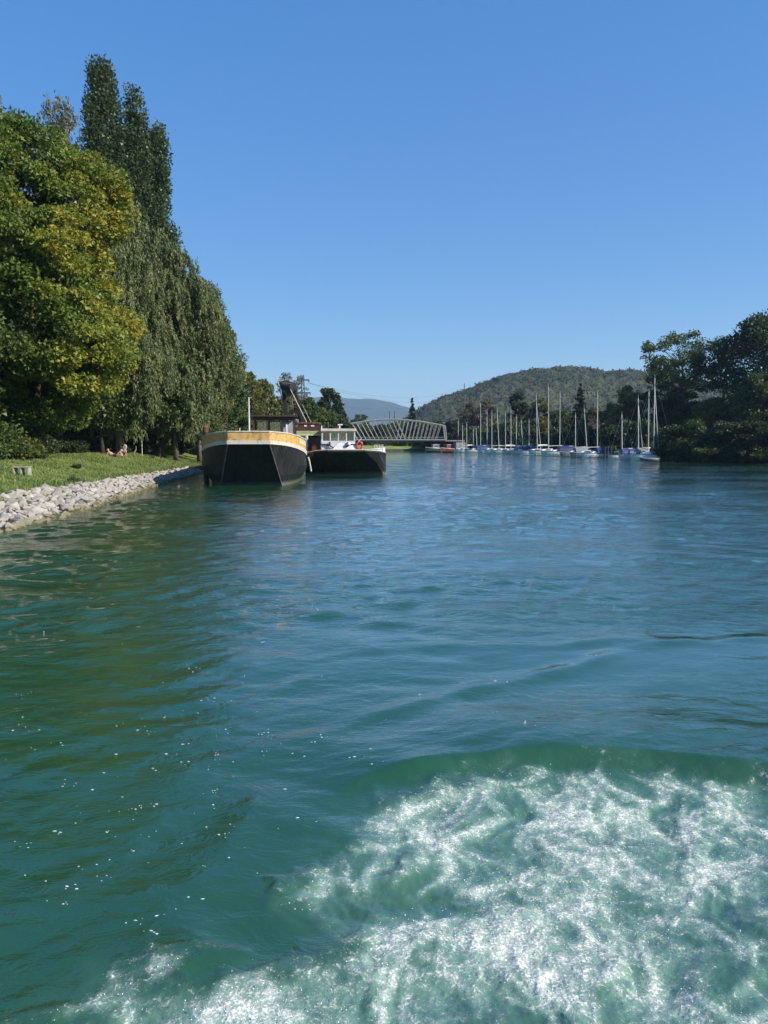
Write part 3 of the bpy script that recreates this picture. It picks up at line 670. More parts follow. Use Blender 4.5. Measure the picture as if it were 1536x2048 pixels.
tree('poplar_tree', 'second dark poplar just right of the tallest one', 288, 76, 178, 26, 640, 'poplar', LM['poplar'], 210, 130, 0.24, 0.9, 'poplar', 0.32, group=GL, nlimb=16, clump_r=0.75, lobes=0.32, seed=11)
tree('poplar_tree', 'shortest of the three dark poplars, nearest the river', 328, 78, 250, 25, 640, 'poplar', LM['poplar'], 200, 130, 0.24, 0.9, 'poplar', 0.32, group=GL, nlimb=16, clump_r=0.75, lobes=0.34, seed=12)
tree('willow_tree', 'grey green weeping willow beside the yellowing maple', 238, 63, 308, 90, 850, 'weep', LM['willow'], 520, 170, 0.27, 0.34, 'broad', 0.24, group=GL, bk=bark_grey, clump_r=2.6, nlimb=28, lobes=0.36, seed=13)
tree('willow_tree', 'olive feathery willow in the middle of the left row', 352, 71, 478, 84, 862, 'weep', LM['willow'], 480, 150, 0.28, 0.36, 'broad', 0.24, group=GL, bk=bark_grey, clump_r=1.9, nlimb=20, lobes=0.36, seed=14)
tree('willow_tree', 'bushy silver willow behind the mooring bollard', 398, 76, 545, 66, 862, 'fine', LM['willow'], 330, 170, 0.30, 0.36, 'tall', 0.22, group=GL, bk=bark_grey, seed=15)
tree('weeping_birch', 'weeping birch with hanging strands against the sky', 432, 83, 545, 27, 800, 'weep', LM['olive'], 130, 110, 0.27, 0.42, 'tall', 0.22, group=GL, bk=bark_grey, clump_r=3.6, lobes=0.3, seed=16)
tree('ash_tree', 'narrow green tree at the right end of the tall left row', 443, 92, 632, 36, 872, 'broad', LM['green'], 200, 130, 0.33, 0.75, 'tall', 0.28, group=GL, seed=17)
tree('alder_tree', 'low alder filling the gap under the grey willow', 205, 61, 640, 80, 846, 'broad', LM['green'], 190, 190, 0.22, 0.8, 'broad', 0.16, group=GL, seed=18)
tree('alder_tree', 'low dark alder under the feathery willow', 318, 70, 700, 70, 856, 'broad', LM['green'], 180, 160, 0.24, 0.8, 'broad', 0.16, group=GL, seed=19)
# trees standing deeper, closing the row
for i, (px, d, top, half) in enumerate([(-40, 64, 300, 120), (95, 66, 330, 110), (185, 74, 420, 90), (270, 84, 480, 80), (345, 92, 560, 70), (400, 104, 640, 60)]):
    tree('beech_tree', 'dark beech glimpsed through the left row, ' + ['at the picture edge', 'behind the big maple', 'below the tallest poplar', 'behind the grey willow', 'behind the feathery willow', 'behind the silver willow'][i], px, d, top, half, 870, 'broad', LM['dark'], 150, 120, 0.38, 0.85, 'broad', 0.25, group=GL, nlimb=8, seed=40 + i)
GB = 'shrubs under the left trees'
for i, (px, d, top, half, lm) in enumerate([(20, 45, 850, 60, 'green'), (-30, 42, 840, 70, 'green'), (75, 54, 868, 30, 'dark'), (125, 60, 872, 40, 'dark'), (170, 63, 870, 36, 'green'), (215, 66, 872, 34, 'dark'), (262, 70, 870, 36, 'dark'), (306, 72, 842, 34, 'olive'), (338, 78, 868, 30, 'dark'), (25, 43.5, 872, 34, 'olive'), (90, 70, 800, 80, 'dark'), (190, 76, 800, 80, 'dark'), (280, 84, 800, 70, 'dark')]):
    tree('shrub', ['leafy shrub left of the brown trunk', 'big shrub cut by the left edge', 'dark shrub right of the brown trunk', 'dark shrub behind the lawn, under the maple', 'green shrub under the grey willow', 'dark shrub behind the two resting people', 'dark shrub behind the thin white post', 'yellow green shrub right of the thin white post', 'dark shrub behind the white bollard', 'low pale shrub at the foot of the maple', 'shaded tall shrub deep under the maple', 'shaded tall shrub deep under the grey willow', 'shaded tall shrub deep under the feathery willow'][i], px, d, top, half, 905, 'broad', LM[lm], 70, 170, 0.19, 0.7, 'bush', 0.06, 'shrub', GB, nlimb=8, seed=60 + i)
# --- left, far
for i, (nm, lab, px, d, top, half, lm, prof, sq) in enumerate([
    ('alder_tree', 'olive tree behind the stern of the ochre barge', 488, 104, 742, 40, 'olive', 'broad', .32), ('alder_tree', 'dark green tree between barge roof and tall left row', 462, 98, 752, 26, 'green', 'tall', .32),
    ('alder_tree', 'yellow green tree left of the dredging crane', 527, 116, 757, 34, 'olive', 'broad', .36), ('alder_tree', 'green tree directly behind the barge wheelhouse', 555, 122, 795, 30, 'olive', 'broad', .36),
    ('aspen_tree', 'grey half bare tree above the crane head', 572, 156, 740, 24, 'grey', 'tall', .3), ('aspen_tree', 'grey half bare tree right of the crane head', 600, 160, 745, 22, 'grey', 'tall', .3),
    ('aspen_tree', 'dark tree behind the crane legs', 584, 148, 790, 26, 'olive', 'broad', .4), ('alder_tree', 'green tree behind the green awning', 616, 138, 795, 28, 'green', 'broad', .4),
    ('oak_tree', 'dark oak standing clear left of the bridge', 656, 146, 776, 28, 'dark', 'broad', .42), ('alder_tree', 'small dark tree beside the oak left of the bridge', 680, 150, 812, 15, 'dark', 'bush', .42),
    ('alder_tree', 'dense tree low behind the white wheelhouse', 640, 142, 812, 32, 'green', 'bush', .42)]):
    tree(nm, lab, px, d, top, half, 872, 'broad', LM[lm], 110 if lm != 'grey' else 80, 90 if lm != 'grey' else 55, sq, 0.75, prof, 0.25, group='trees behind the barges', bk=bark_grey, nlimb=10 if lm != 'grey' else 22, seed=90 + i)
GF = 'trees beyond the bridge'
for i, (px, d, top, half, lm) in enumerate([(703, 228, 838, 22, 'dark'), (735, 232, 848, 20, 'green'), (762, 226, 846, 20, 'dark'), (790, 234, 842, 22, 'green'), (815, 230, 846, 18, 'dark'), (843, 228, 841, 22, 'dark'), (872, 226, 838, 22, 'green'), (722, 262, 826, 19, 'green'), (888, 216, 846, 18, 'dark'), (860, 216, 872, 15, 'dark'), (775, 221, 874, 22, 'dark'), (825, 222, 874, 22, 'dark'), (742, 219, 878, 16, 'green'), (800, 220, 880, 14, 'dark'), (850, 220, 878, 16, 'dark')]):
    tree('river_tree', ['dark bushy tree at the left end of the bridge', 'green tree under the left half of the arch', 'dark tree left of the bridge middle', 'green tree behind the bridge middle', 'dark narrow tree right of the bridge middle', 'dark tree in the right half of the arch', 'green tree near the right bridge end', 'round tree top showing above the left half of the arch', 'dark tree right at the right bridge end', 'low dark bush under the right bridge end', 'low bush under the middle of the bridge', 'low bush right of the middle under the bridge', 'low green bush below the left half of the bridge', 'smallest dark bush under the bridge', 'low dark bush left of the green workboat'][i], px, d, top, half, 893, 'broad', LM[lm], 90, 50, 0.5, 0.85, 'bush' if top > 865 else 'broad', 0.25, group=GF, nlimb=6, seed=120 + i)
tree('spruce_tree', 'pointed spruce standing alone above the bridge', 824, 250, 797, 13, 885, 'conifer', LM['spruce'], 150, 50, 0.8, 0.4, 'cone', 0.3, group=GF, seed=140)
# --- right bank
RTREES = [
 ('alder_tree', 'dark tree right after the bridge end', 905, 200, 838, 22, 'dark', 'broad', .5), ('aspen_tree', 'brownish thin tree below the pylon', 938, 196, 806, 24, 'brown', 'tall', .45), ('aspen_tree', 'grey brown tree behind the far masts', 972, 192, 800, 24, 'brown', 'tall', .45),
 ('alder_tree', 'green tree behind the first far sailboats', 952, 186, 850, 26, 'green', 'bush', .5), ('alder_tree', 'dark low tree behind the blue covered far boat', 995, 182, 848, 24, 'dark', 'bush', .5),
 ('oak_tree', 'dark blocky tree left of the tallest far masts', 1037, 182, 783, 24, 'dark', 'broad', .5), ('alder_tree', 'green tree below the dark blocky tree', 1022, 170, 838, 26, 'green', 'bush', .45),
 ('alder_tree', 'olive tree with yellow patches behind the leaning mast', 1080, 170, 798, 26, 'olive', 'broad', .45), ('alder_tree', 'yellowing bush between the two tallest far masts', 1090, 158, 842, 20, 'olive', 'bush', .42), ('alder_tree', 'dark undergrowth tree behind the middle boats', 1062, 158, 852, 26, 'dark', 'bush', .42),
 ('alder_tree', 'green tree right of the tallest far mast', 1122, 160, 818, 24, 'green', 'broad', .42), ('alder_tree', 'dark shrubby tree behind the purple covered boat', 1118, 150, 855, 24, 'dark', 'bush', .4),
 ('aspen_tree', 'brown twiggy tree left of the blue covered boat', 1188, 146, 812, 24, 'brown', 'tall', .38), ('alder_tree', 'dark low tree behind the grey boat', 1170, 140, 852, 30, 'dark', 'bush', .38), ('alder_tree', 'yellow green tree above the big blue boat cover', 1218, 138, 806, 22, 'olive', 'broad', .38),
 ('alder_tree', 'olive tree above the gap between the two blue covers', 1256, 130, 772, 30, 'olive', 'broad', .36), ('alder_tree', 'dark low tree behind the piles', 1230, 124, 848, 32, 'dark', 'bush', .35), ('alder_tree', 'dark tree behind the motor sailer', 1296, 122, 770, 30, 'dark', 'tall', .35), ('alder_tree', 'dark undergrowth behind the nearest sailboats', 1285, 114, 840, 34, 'dark', 'bush', .33)]
for i, (nm, lab, px, d, top, half, lm, prof, sq) in enumerate(RTREES):
    d = d + (12 if top < 830 else 3)
    tree(nm, lab, px, d, top, half, 895, 'broad', LM[lm], 100, 85 if lm != 'brown' else 55, sq, 0.75, prof, 0.25, group=GR, bk=bark_grey, nlimb=10 if lm != 'brown' else 24, seed=150 + i)
tree('spruce_tree', 'dark spruce among the masts on the right bank', 1158, 164, 766, 27, 890, 'conifer', LM['spruce'], 210, 80, 0.5, 0.4, 'cone', 0.3, group=GR, seed=200)
tree('locust_tree', 'open crowned tree with bare limbs against the sky', 1360, 138, 660, 80, 800, 'broad', LM['green'], 170, 95, 0.36, 0.8, 'open', 0.42, group=GR, nlimb=60, clump_r=1.05, lobes=0.3, shell=0.4, seed=201)
tree('plane_tree', 'massive dark tree at the right picture edge', 1525, 128, 622, 92, 880, 'broad', LM['dark'], 240, 150, 0.38, 0.85, 'broad', 0.5, group=GR, nlimb=24, lobes=0.28, seed=202)
tree('plane_tree', 'dark tree beyond the right picture edge', 1640, 130, 600, 110, 880, 'broad', LM['dark'], 200, 100, 0.4, 0.8, 'broad', 0.5, group=GR, nlimb=10, seed=203)
for i, (lab, px, d, top, half, lm) in enumerate([('olive tree in shade right of the open crowned tree', 1420, 128, 795, 36, 'olive'), ('dark tree filling below the massive tree', 1474, 124, 800, 40, 'dark'), ('dark tree below the open crowned tree', 1345, 134, 790, 40, 'dark'), ('green tree low at the right edge', 1525, 118, 740, 50, 'green'), ('dark tree between open tree and massive tree', 1395, 132, 800, 44, 'dark')]):
    tree('alder_tree', lab, px, d, top, half, 880, 'broad', LM[lm], 140, 110, 0.35, 0.8, 'broad', 0.3, group=GR, nlimb=12, seed=210 + i)
for i, (px, d, top, half, lm) in enumerate([(1345, 101, 850, 34, 'dark'), (1385, 99, 838, 36, 'green'), (1425, 96, 850, 36, 'dark'), (1462, 94, 836, 40, 'dark'), (1502, 92, 845, 40, 'dark'), (1540, 90, 835, 46, 'dark'), (1590, 88, 840, 46, 'dark'), (1370, 97, 885, 26, 'dark'), (1410, 94, 888, 26, 'green'), (1450, 92, 890, 28, 'dark'), (1492, 90, 890, 28, 'dark'), (1532, 88.5, 890, 28, 'dark')]):
    tree('shrub', ['dark shrub right of the nearest sailboat', 'green shrub under the open crowned tree', 'dark shrub under the olive tree', 'dark shrub under the massive tree', 'second dark shrub under the massive tree', 'dark shrub at the right picture edge', 'dark shrub beyond the right edge', 'low shrub at the water right of the outboard motor', 'low green shrub overhanging the right waterline', 'low shrub overhanging the shaded right waterline', 'low shrub at the waterline below the massive tree', 'rightmost low shrub on the waterline'][i], px, d, top, half, 922, 'broad', LM[lm], 70, 110, 0.26, 0.75, 'bush', 0.06, 'shrub', 'shrubs on the right waterline', nlimb=8, seed=230 + i, base=0.05)

# ================================================================== BRIDGE
steel_pale = mat('bridge_steel', (0.36, 0.35, 0.325), (0.27, 0.26, 0.24), rough=0.5, scale=1.5)
concrete = mat('concrete', (0.36, 0.35, 0.32), (0.24, 0.23, 0.21), rough=0.9, scale=1.2, bump=0.2)
def bridge():
    d = 186.0; c0 = at(784, 879, d); root = empty('truss_bridge', (c0.x, d, 0), 0, 'pale steel arched truss bridge spanning the canal', 'bridge')
    L = lambda px, py: at(px, py, d) - Vector((c0.x, d, 0))
    chord = [(672, 853), (684, 849.5), (703, 846), (723, 843), (757, 839.5), (786, 838.5), (815, 839.8), (848, 843.5), (873, 847.5), (890, 851.5)]
    def topy(px): return 838.6 + 13.6 * abs((px - 784) / 108.0) ** 1.85
    off = 5.0
    for k, yo in enumerate((0.0, off)):
        V = Vector((0, yo, 0))
        mb = MB(); mb.tube([L(px, 838.6 + 13.6 * abs((px - 784) / 108.0) ** 1.85) + V for px in np.linspace(672, 890, 23)], 0.15, 6); mb.build('top_chord', steel_pale, root)
        a, b_ = L(668, 879.3), L(893, 879.3); mb = MB(); mb.box(((a.x + b_.x) / 2, yo, a.z), (b_.x - a.x, 0.3, 0.28)); mb.build('bottom_chord', steel_pale, root)
        diag = []
        for x in range(676, 794, 9): diag.append((x, x + 20.5 - (x - 676) * 0.02))
        for x in range(802, 889, 8): diag.append((x, x - 8.5 + (805 - x) * 0.0))
        for x1, x2 in diag:
            mb = MB(); mb.tube([L(x1, topy(x1)) + V, L(x2, 878.6) + V], 0.07, 5); mb.build('diagonal', steel_pale, root)
        mb = MB(); mb.tube([L(672, 853) + V, L(668, 879) + V], 0.15, 5); mb.build('end_post', steel_pale, root)
        mb = MB(); mb.tube([L(890, 851.5) + V, L(893, 879) + V], 0.15, 5); mb.build('end_post', steel_pale, root)
        mb = MB(); mb.tube([L(674, 874.5) + V, L(890, 874.5) + V], 0.05, 5); mb.build('handrail', steel_pale, root)
    a, b_ = L(645, 879.5), L(930, 879.5)
    MB().box(((a.x + b_.x) / 2, off / 2, a.z - 0.25), (b_.x - a.x, off - 0.4, 0.3)).build('deck', concrete, root)
    for px in (700, 730, 760, 790, 820, 850, 880):
        q = L(px, topy(px)); MB().tube([q, q + Vector((0, off, 0))], 0.07, 5).build('top_brace', steel_pale, root)
    for px in (652, 921):
        q = L(px, 880); MB().box((q.x, off / 2, (q.z - 0.6 - 1.0) / 2), (2.6, 7.0, q.z - 0.6 + 1.0), taper=0.9).build('abutment', concrete, root, bevel=0.05)
bridge()

# ================================================================== PYLONS, POLES, CABLES
dark_steel = mat('dark_steel', (0.06, 0.065, 0.07), (0.03, 0.03, 0.034), rough=0.6, scale=2)
def pylon(px, d, top, base_z, arms, label, w=0.9, lattice=True):
    x0 = at(px, HZ, d).x; H = at(px, top, d).z - base_z
    root = empty('power_pylon', (x0, d, base_z), 0, label, 'pylon')
    if lattice:
        mb = MB()
        for sx in (-1, 1):
            for sy in (-1, 1): mb.tube([(sx * w, sy * w, 0), (sx * w * 0.25, sy * w * 0.25, H)], 0.11, 4)
        k = 12
        for i in range(k):
            z0, z1 = H * i / k, H * (i + 1) / k; w0, w1 = w * (1 - .75 * i / k), w * (1 - .75 * (i + 1) / k)
            for sy in (-1, 1): mb.tube([(-w0 if i % 2 else w0, sy * w0, z0), (w1 if i % 2 else -w1, sy * w1, z1)], 0.06, 4)
        mb.build('lattice_mast', dark_steel, root)
    else: MB().tube([(0, 0, 0), (0, 0, H)], [w * 0.5, w * 0.3], 6).build('mast', dark_steel, root)
    for f, half, dz in arms:
        z = H * f; mb = MB(); mb.box((0, 0, z), (2 * half, 0.28, 0.3)); mb.build('crossarm', dark_steel, root)
        for sx in (-1, 1): MB().tube([(sx * half * 0.95, 0, z), (sx * half * 0.95, 0, z - dz)], 0.12, 5).build('insulator', dark_steel, root)
    return Vector((x0, d, base_z + H))
pA = pylon(927.5, 430, 767, 3.0, [(0.90, 2.3, 1.3)], 'dark T shaped power pylon standing in front of the wooded hill', 0.7, False)
pB = pylon(607, 190, 750, 1.5, [(0.93, 1.6, 0.6), (0.75, 1.9, 0.6)], 'dark lattice power pylon behind the dredging crane', 0.8, True)
for px, lab in ((779, 'left of the two thin poles above the bridge middle'), (789, 'right of the two thin poles above the bridge middle')):
    q = at(px, 822, 260); root = empty('line_pole', (q.x, 260, 1.4), 0, lab, 'pole', 'thin poles beyond the bridge')
    MB().tube([(0, 0, 0), (0, 0, q.z - 1.4)], [0.16, 0.11], 6).build('shaft', dark_steel, root); MB().box((0, 0, q.z - 1.9), (0.5, 0.12, 0.12)).build('crossarm', dark_steel, root)
for i, (za, zb) in enumerate(((-2.0, -1.7), (-2.0, -6.0), (-7.0, -7.5))):
    a = pB + Vector((1.6 - 0.3 * i, 0, za)); b_ = pA + Vector((-2.2 + 2.2 * i, 0, zb if i < 2 else -4)); pts = [a.lerp(b_, k / 24) - Vector((0, 0, 5.0 * 4 * (k / 24) * (1 - k / 24))) for k in range(25)]
    tag(MB().tube(pts, 0.028, 4).build('power_cable', dark_steel), ['uppermost power cable strung across the sky over the bridge', 'middle power cable strung over the bridge', 'lowest power cable strung over the bridge'][i], 'cable', 'power cables')

# ================================================================== BARGES
m, t, p = newmat('black_hull'); MATS['black_hull'] = m; p.inputs['Roughness'].default_value = 0.6; p.inputs['Specular IOR Level'].default_value = 0.35
v = objcoord(t); mp = t.nodes.new('ShaderNodeMapping'); mp.inputs['Scale'].default_value = (3, 3, 0.5); t.links.new(v, mp.inputs[0])
n1 = noise_node(t, 1.0, 7, 0.7, mp.outputs[0]); n2 = noise_node(t, 6.0, 5, 0.7, v); g = t.nodes.new('ShaderNodeSeparateXYZ'); t.links.new(v, g.inputs[0])
c = mix_rgb(t, (0.010, 0.011, 0.012), (0.034, 0.033, 0.031), mrange(t, n1.outputs[0], 0.42, 0.72)); c = mix_rgb(t, c, (0.14, 0.075, 0.035), mrange(t, n2.outputs[0], 0.64, 0.78))
c = mix_rgb(t, (0.15, 0.145, 0.11), c, mrange(t, math_n(t, 'ADD', g.outputs[2], math_n(t, 'MULTIPLY', n2.outputs[0], 0.3)), 0.16, 0.42)); t.links.new(c, p.inputs['Base Color'])
bb = t.nodes.new('ShaderNodeBump'); bb.inputs['Strength'].default_value = 0.35; bb.inputs['Distance'].default_value = 0.05; t.links.new(n1.outputs[0], bb.inputs['Height']); t.links.new(bb.outputs[0], p.inputs['Normal'])
def worn(name, base, rust, streak, lo=0.52, hi=0.7, rough=0.65):
    m, t, p = newmat(name); p.inputs['Roughness'].default_value = rough; v = objcoord(t)
    mp = t.nodes.new('ShaderNodeMapping'); mp.inputs['Scale'].default_value = (4, 4, 0.7); t.links.new(v, mp.inputs[0])
    a = noise_node(t, 1.2, 6, 0.7, mp.outputs[0]); b_ = noise_node(t, 3.5, 6, 0.7, v); c = mix_rgb(t, base, streak, mrange(t, a.outputs[0], 0.42, 0.68)); c = mix_rgb(t, c, rust, mrange(t, b_.outputs[0], lo, hi))
    t.links.new(c, p.inputs['Base Color']); MATS[name] = m; return m
ochre = worn('ochre_paint', (0.56, 0.34, 0.105), (0.22, 0.11, 0.04), (0.44, 0.29, 0.13), 0.48, 0.72)
dirty_white = worn('dirty_white', (0.56, 0.52, 0.44), (0.28, 0.20, 0.12), (0.46, 0.42, 0.34), 0.52, 0.72)
deck_grey = mat('deck_grey', (0.16, 0.15, 0.14), (0.09, 0.07, 0.05), rough=0.8, scale=2)
white_paint = mat('white_paint', (0.72, 0.72, 0.72), (0.58, 0.57, 0.55), rough=0.45, scale=2)
rust = mat('rust', (0.20, 0.085, 0.035), (0.09, 0.045, 0.025), rough=0.9, scale=5, bump=0.3)
dark_wood = mat('dark_wood', (0.055, 0.035, 0.022), (0.025, 0.018, 0.013), rough=0.6, scale=4)
rope_m = mat('rope', (0.42, 0.40, 0.34), (0.3, 0.28, 0.23), rough=0.9, scale=8)
def glass_mat():
    m, t, p = newmat('window_glass'); p.inputs['Base Color'].default_value = (0.05, 0.06, 0.06, 1); p.inputs['Roughness'].default_value = 0.04; p.inputs['IOR'].default_value = 1.45
    tr = t.nodes.new('ShaderNodeBsdfTransparent'); tr.inputs[0].default_value = (0.75, 0.8, 0.78, 1); gl = t.nodes.new('ShaderNodeBsdfGlossy'); gl.inputs['Roughness'].default_value = 0.03
    fr = t.nodes.new('ShaderNodeFresnel'); fr.inputs[0].default_value = 1.5; mx = t.nodes.new('ShaderNodeMixShader')
    t.links.new(math_n(t, 'ADD', fr.outputs[0], 0.05), mx.inputs[0]); t.links.new(tr.outputs[0], mx.inputs[1]); t.links.new(gl.outputs[0], mx.inputs[2]); t.links.new(mx.outputs[0], t.nodes['Material Output'].inputs['Surface'])
    MATS['glass'] = m; return m
glass = glass_mat()
HEAD = math.atan(0.125)
def ring_rows(stations):
    """stations: list of (half width, y, z) -> open loop left aft .. bow .. right aft"""
    left = [(-w, y, z) for w, y, z in reversed(stations)]; return left + [(w, y, z) for w, y, z in stations]
def smooth_stations(st, k=5, upto=4):
    # Catmull-Rom through the bow stations so the plating curves instead of breaking in flat facets
    A = [np.array(q) for q in st]; out = [tuple(A[0])]
    for i in range(len(A) - 1):
        if i >= upto: out.append(tuple(A[i + 1])); continue
        p0 = A[i - 1] if i > 0 else 2 * A[i] - A[i + 1]; p1, p2 = A[i], A[i + 1]; p3 = A[i + 2] if i + 2 <= upto else 2 * A[i + 1] - A[i]
        for j in range(1, k + 1):
            u = j / k; out.append(tuple(0.5 * ((2 * p1) + (p2 - p0) * u + (2 * p0 - 5 * p1 + 4 * p2 - p3) * u ** 2 + (3 * p1 - p0 - 3 * p2 + p3) * u ** 3)))
    return out
def barge1():
    c = at(501.5, HZ, 43.0); root = empty('cargo_barge', (c.x, 43.0, 0), HEAD, 'black hulled barge with a weathered ochre bulwark moored by the lawn', 'barge')
    top = [(1.13, -2.1, 3.05), (1.95, -1.0, 2.99), (2.62, 0.7, 2.87), (3.08, 2.8, 2.70), (3.28, 5.0, 2.55), (3.28, 24, 2.40)]
    ybt = [(w, y, z - d) for (w, y, z), d in zip(top, (.47, .50, .55, .60, .64, .64))]
    wbt = [(w, y, z - d) for (w, y, z), d in zip(top, (.67, .70, .76, .84, .92, .92))]
    ch = [(1.45, -0.97, 1.12), (2.25, 0.3, 1.22), (2.86, 1.9, 1.10), (3.22, 3.6, 0.98), (3.34, 5.6, 0.90), (3.34, 24, 0.90)]
    wl = [(1.74, 0.0, 0.02), (2.12, 1.2, 0.02), (2.5, 3.0, 0.02), (2.76, 5.0, 0.02), (2.9, 7.0, 0.02), (2.95, 24, 0.02)]
    bt = [(1.76, 0.35, -0.6), (2.1, 1.6, -0.6), (2.4, 3.4, -0.6), (2.65, 5.4, -0.6), (2.8, 7.4, -0.6), (2.85, 24, -0.6)]
    top, ybt, wbt, ch, wl, bt = (smooth_stations(q) for q in (top, ybt, wbt, ch, wl, bt)); md = [tuple((np.array(p_) + np.array(q_)) / 2 + np.array((0.07, -0.05, 0))) if i else tuple((np.array(p_) + np.array(q_)) / 2) for i, (p_, q_) in enumerate(zip(ch, wl))]
    mb = MB(); mb.grid([ring_rows(r) for r in (wbt, ch, md, wl, bt)])
    a = [(-w, y, z) for w, y, z in (wbt[-1], ch[-1], wl[-1], bt[-1])]; b_ = [(w, y, z) for w, y, z in (wbt[-1], ch[-1], wl[-1], bt[-1])]; mb.grid([a, b_]); mb.build('hull', MATS['black_hull'], root)
    def band(r0, r1, name, m, proud):
        o0 = [(w + proud, y - (proud if i == 0 else 0), z) for i, (w, y, z) in enumerate(r0)]; o1 = [(w + proud, y - (proud if i == 0 else 0), z) for i, (w, y, z) in enumerate(r1)]
        i0 = [(w - 0.08, y + 0.08, z) for w, y, z in r0]; i1 = [(w - 0.08, y + 0.08, z) for w, y, z in r1]
        MB().grid([ring_rows(r) for r in (i0, o0, o1, i1)]).build(name, m, root)
    band(top, ybt, 'bulwark', ochre, 0.0); band(ybt, wbt, 'rubbing_band', dirty_white, 0.05)
    mb = MB(); mb.tube([(x, y, z + 0.02) for x, y, z in ring_rows(top)], 0.04, 6); mb.build('cap_rail', dirty_white, root)
    dk = [(w - 0.06, y + 0.06, z - 0.5) for w, y, z in top]; L = ring_rows(dk); n = len(dk)
    mb = MB(); mb.add(L, [(n - 1 - i, n - 2 - i, n + i + 1, n + i) for i in range(n - 1)]); mb.build('deck', deck_grey, root)
    # weld seams and knuckle beads, pale grey along both sides
    for s_ in (-1, 1):
        MB().tube([(s_ * 1.14, -2.12, 2.36), (s_ * 1.46, -0.99, 1.12), (s_ * 1.755, -0.01, 0.0)], 0.03, 5).build('knuckle_seam', mat('seam', (0.22, 0.22, 0.21), (0.10, 0.10, 0.10), scale=6), root)
        q = [(1.5, -1.56, 2.28), (2.18, -0.15, 1.98), (2.78, 1.6, 1.66), (3.17, 3.3, 1.34), (3.33, 5.2, 1.05)]
        MB().tube([(s_ * (w + 0.0), y, z) for w, y, z in q], 0.022, 5).build('hull_seam', MATS['seam'], root)
    for x in (-0.7, 0.05, 0.75): MB().tube([(x, -2.1, 2.36), (x * 1.3, -0.03, 0.02)], 0.018, 5).build('hull_seam', MATS['black_hull'], root)
    # faded lettering panel on the starboard bulwark
    fad = mat('faded_lettering', (0.66, 0.55, 0.42), (0.55, 0.36, 0.18), rough=0.7, scale=6, lo=.45, hi=.7)
    for u0, u1, hh in ((0.10, 0.22, .26), (0.25, 0.37, .26), (0.38, 0.48, .26), (0.50, 0.60, .26), (0.70, 0.80, .26), (0.82, 0.92, .26)):
        def P(u, z): y = 1.2 + 3.2 * u; w = float(np.interp(y, [q[1] for q in top], [q[0] for q in top])); zt = float(np.interp(y, [q[1] for q in top], [q[2] for q in top])); return Vector((w + 0.006, y, zt - z))
        a, b_, c_, d_ = P(u0, 0.13), P(u1, 0.13), P(u1, 0.13 + hh), P(u0, 0.13 + hh); o_ = Vector((0.012, -0.004, 0)); i_ = Vector((-0.02, 0, 0))
        MB().add([a + i_, b_ + i_, c_ + i_, d_ + i_, a + o_, b_ + o_, c_ + o_, d_ + o_], [(4, 5, 6, 7), (0, 1, 5, 4), (1, 2, 6, 5), (2, 3, 7, 6), (3, 0, 4, 7)]).build('painted_letter', fad, root)
    # wheelhouse: open dark timber shelter aft of the foredeck
    wx, wy, wz = 1.0, 15.0, 1.95; sh = MB()
    for x in (-1.55, -0.5, 0.55, 1.6):
        for y in (0, 2.6): MB().box((wx + x, wy + y, wz + 1.25), (0.15, 0.15, 2.5)).build('shelter_post', dark_wood, root)
    MB().box((wx, wy + 1.3, wz + 2.56), (3.7, 3.2, 0.13)).build('shelter_roof', dark_wood, root, bevel=0.02)
    MB().box((wx, wy, wz + 2.36), (3.2, 0.1, 0.26)).build('shelter_beam', dark_wood, root)
    MB().box((wx + 1.08, wy + 0.9, wz + 1.2), (0.75, 0.06, 1.9)).build('shelter_door', mat('pale_panel', (0.42, 0.43, 0.40), (0.3, 0.31, 0.29), rough=0.5, scale=2), root)
    for x in (-1.02, 0.03, 1.08): MB().box((wx + x, wy + 2.6, wz + 1.5), (0.9, 0.02, 1.5)).build('pane', glass, root)
    MB().box((wx - 0.2, wy + 1.2, wz + 0.45), (2.6, 1.2, 0.9)).build('console', deck_grey, root)
    MB().tube([(-0.06, -0.2, 2.4), (-0.06, -0.2, 5.05)], [0.05, 0.035], 6).build('flag_pole', white_paint, root)
    MB().tube([(-0.75, 2, 2.2), (-0.75, 2, 3.35)], 0.03, 6).build('short_post', white_paint, root)
    MB().tube([(2.05, 1.2, 2.2), (2.05, 1.2, 3.55)], 0.05, 6).build('short_post', white_paint, root)
    for x, y in ((0.45, -1.2), (1.05, -0.7)):
        mb = MB(); mb.lathe([(.09, 2.5), (.09, 3.05), (.05, 3.05)], (x, y, 0.03), 8); mb.tube([(x - .32, y, 3.12), (x + .32, y, 3.12)], 0.05, 6); mb.build('bitt', rust, root)
    mb = MB(); mb.tube([(3.42, 6, 1.5), (3.5, 6, 1.25), (3.62, 6.1, .55)], 0.06, 6); mb.build('fender', dirty_white, root)
    for y in (3.2, 4.4): MB().box((-3.05, y, 2.72), (.12, .5, .2)).build('bulwark_cleat', rust, root)
    return root
barge1()

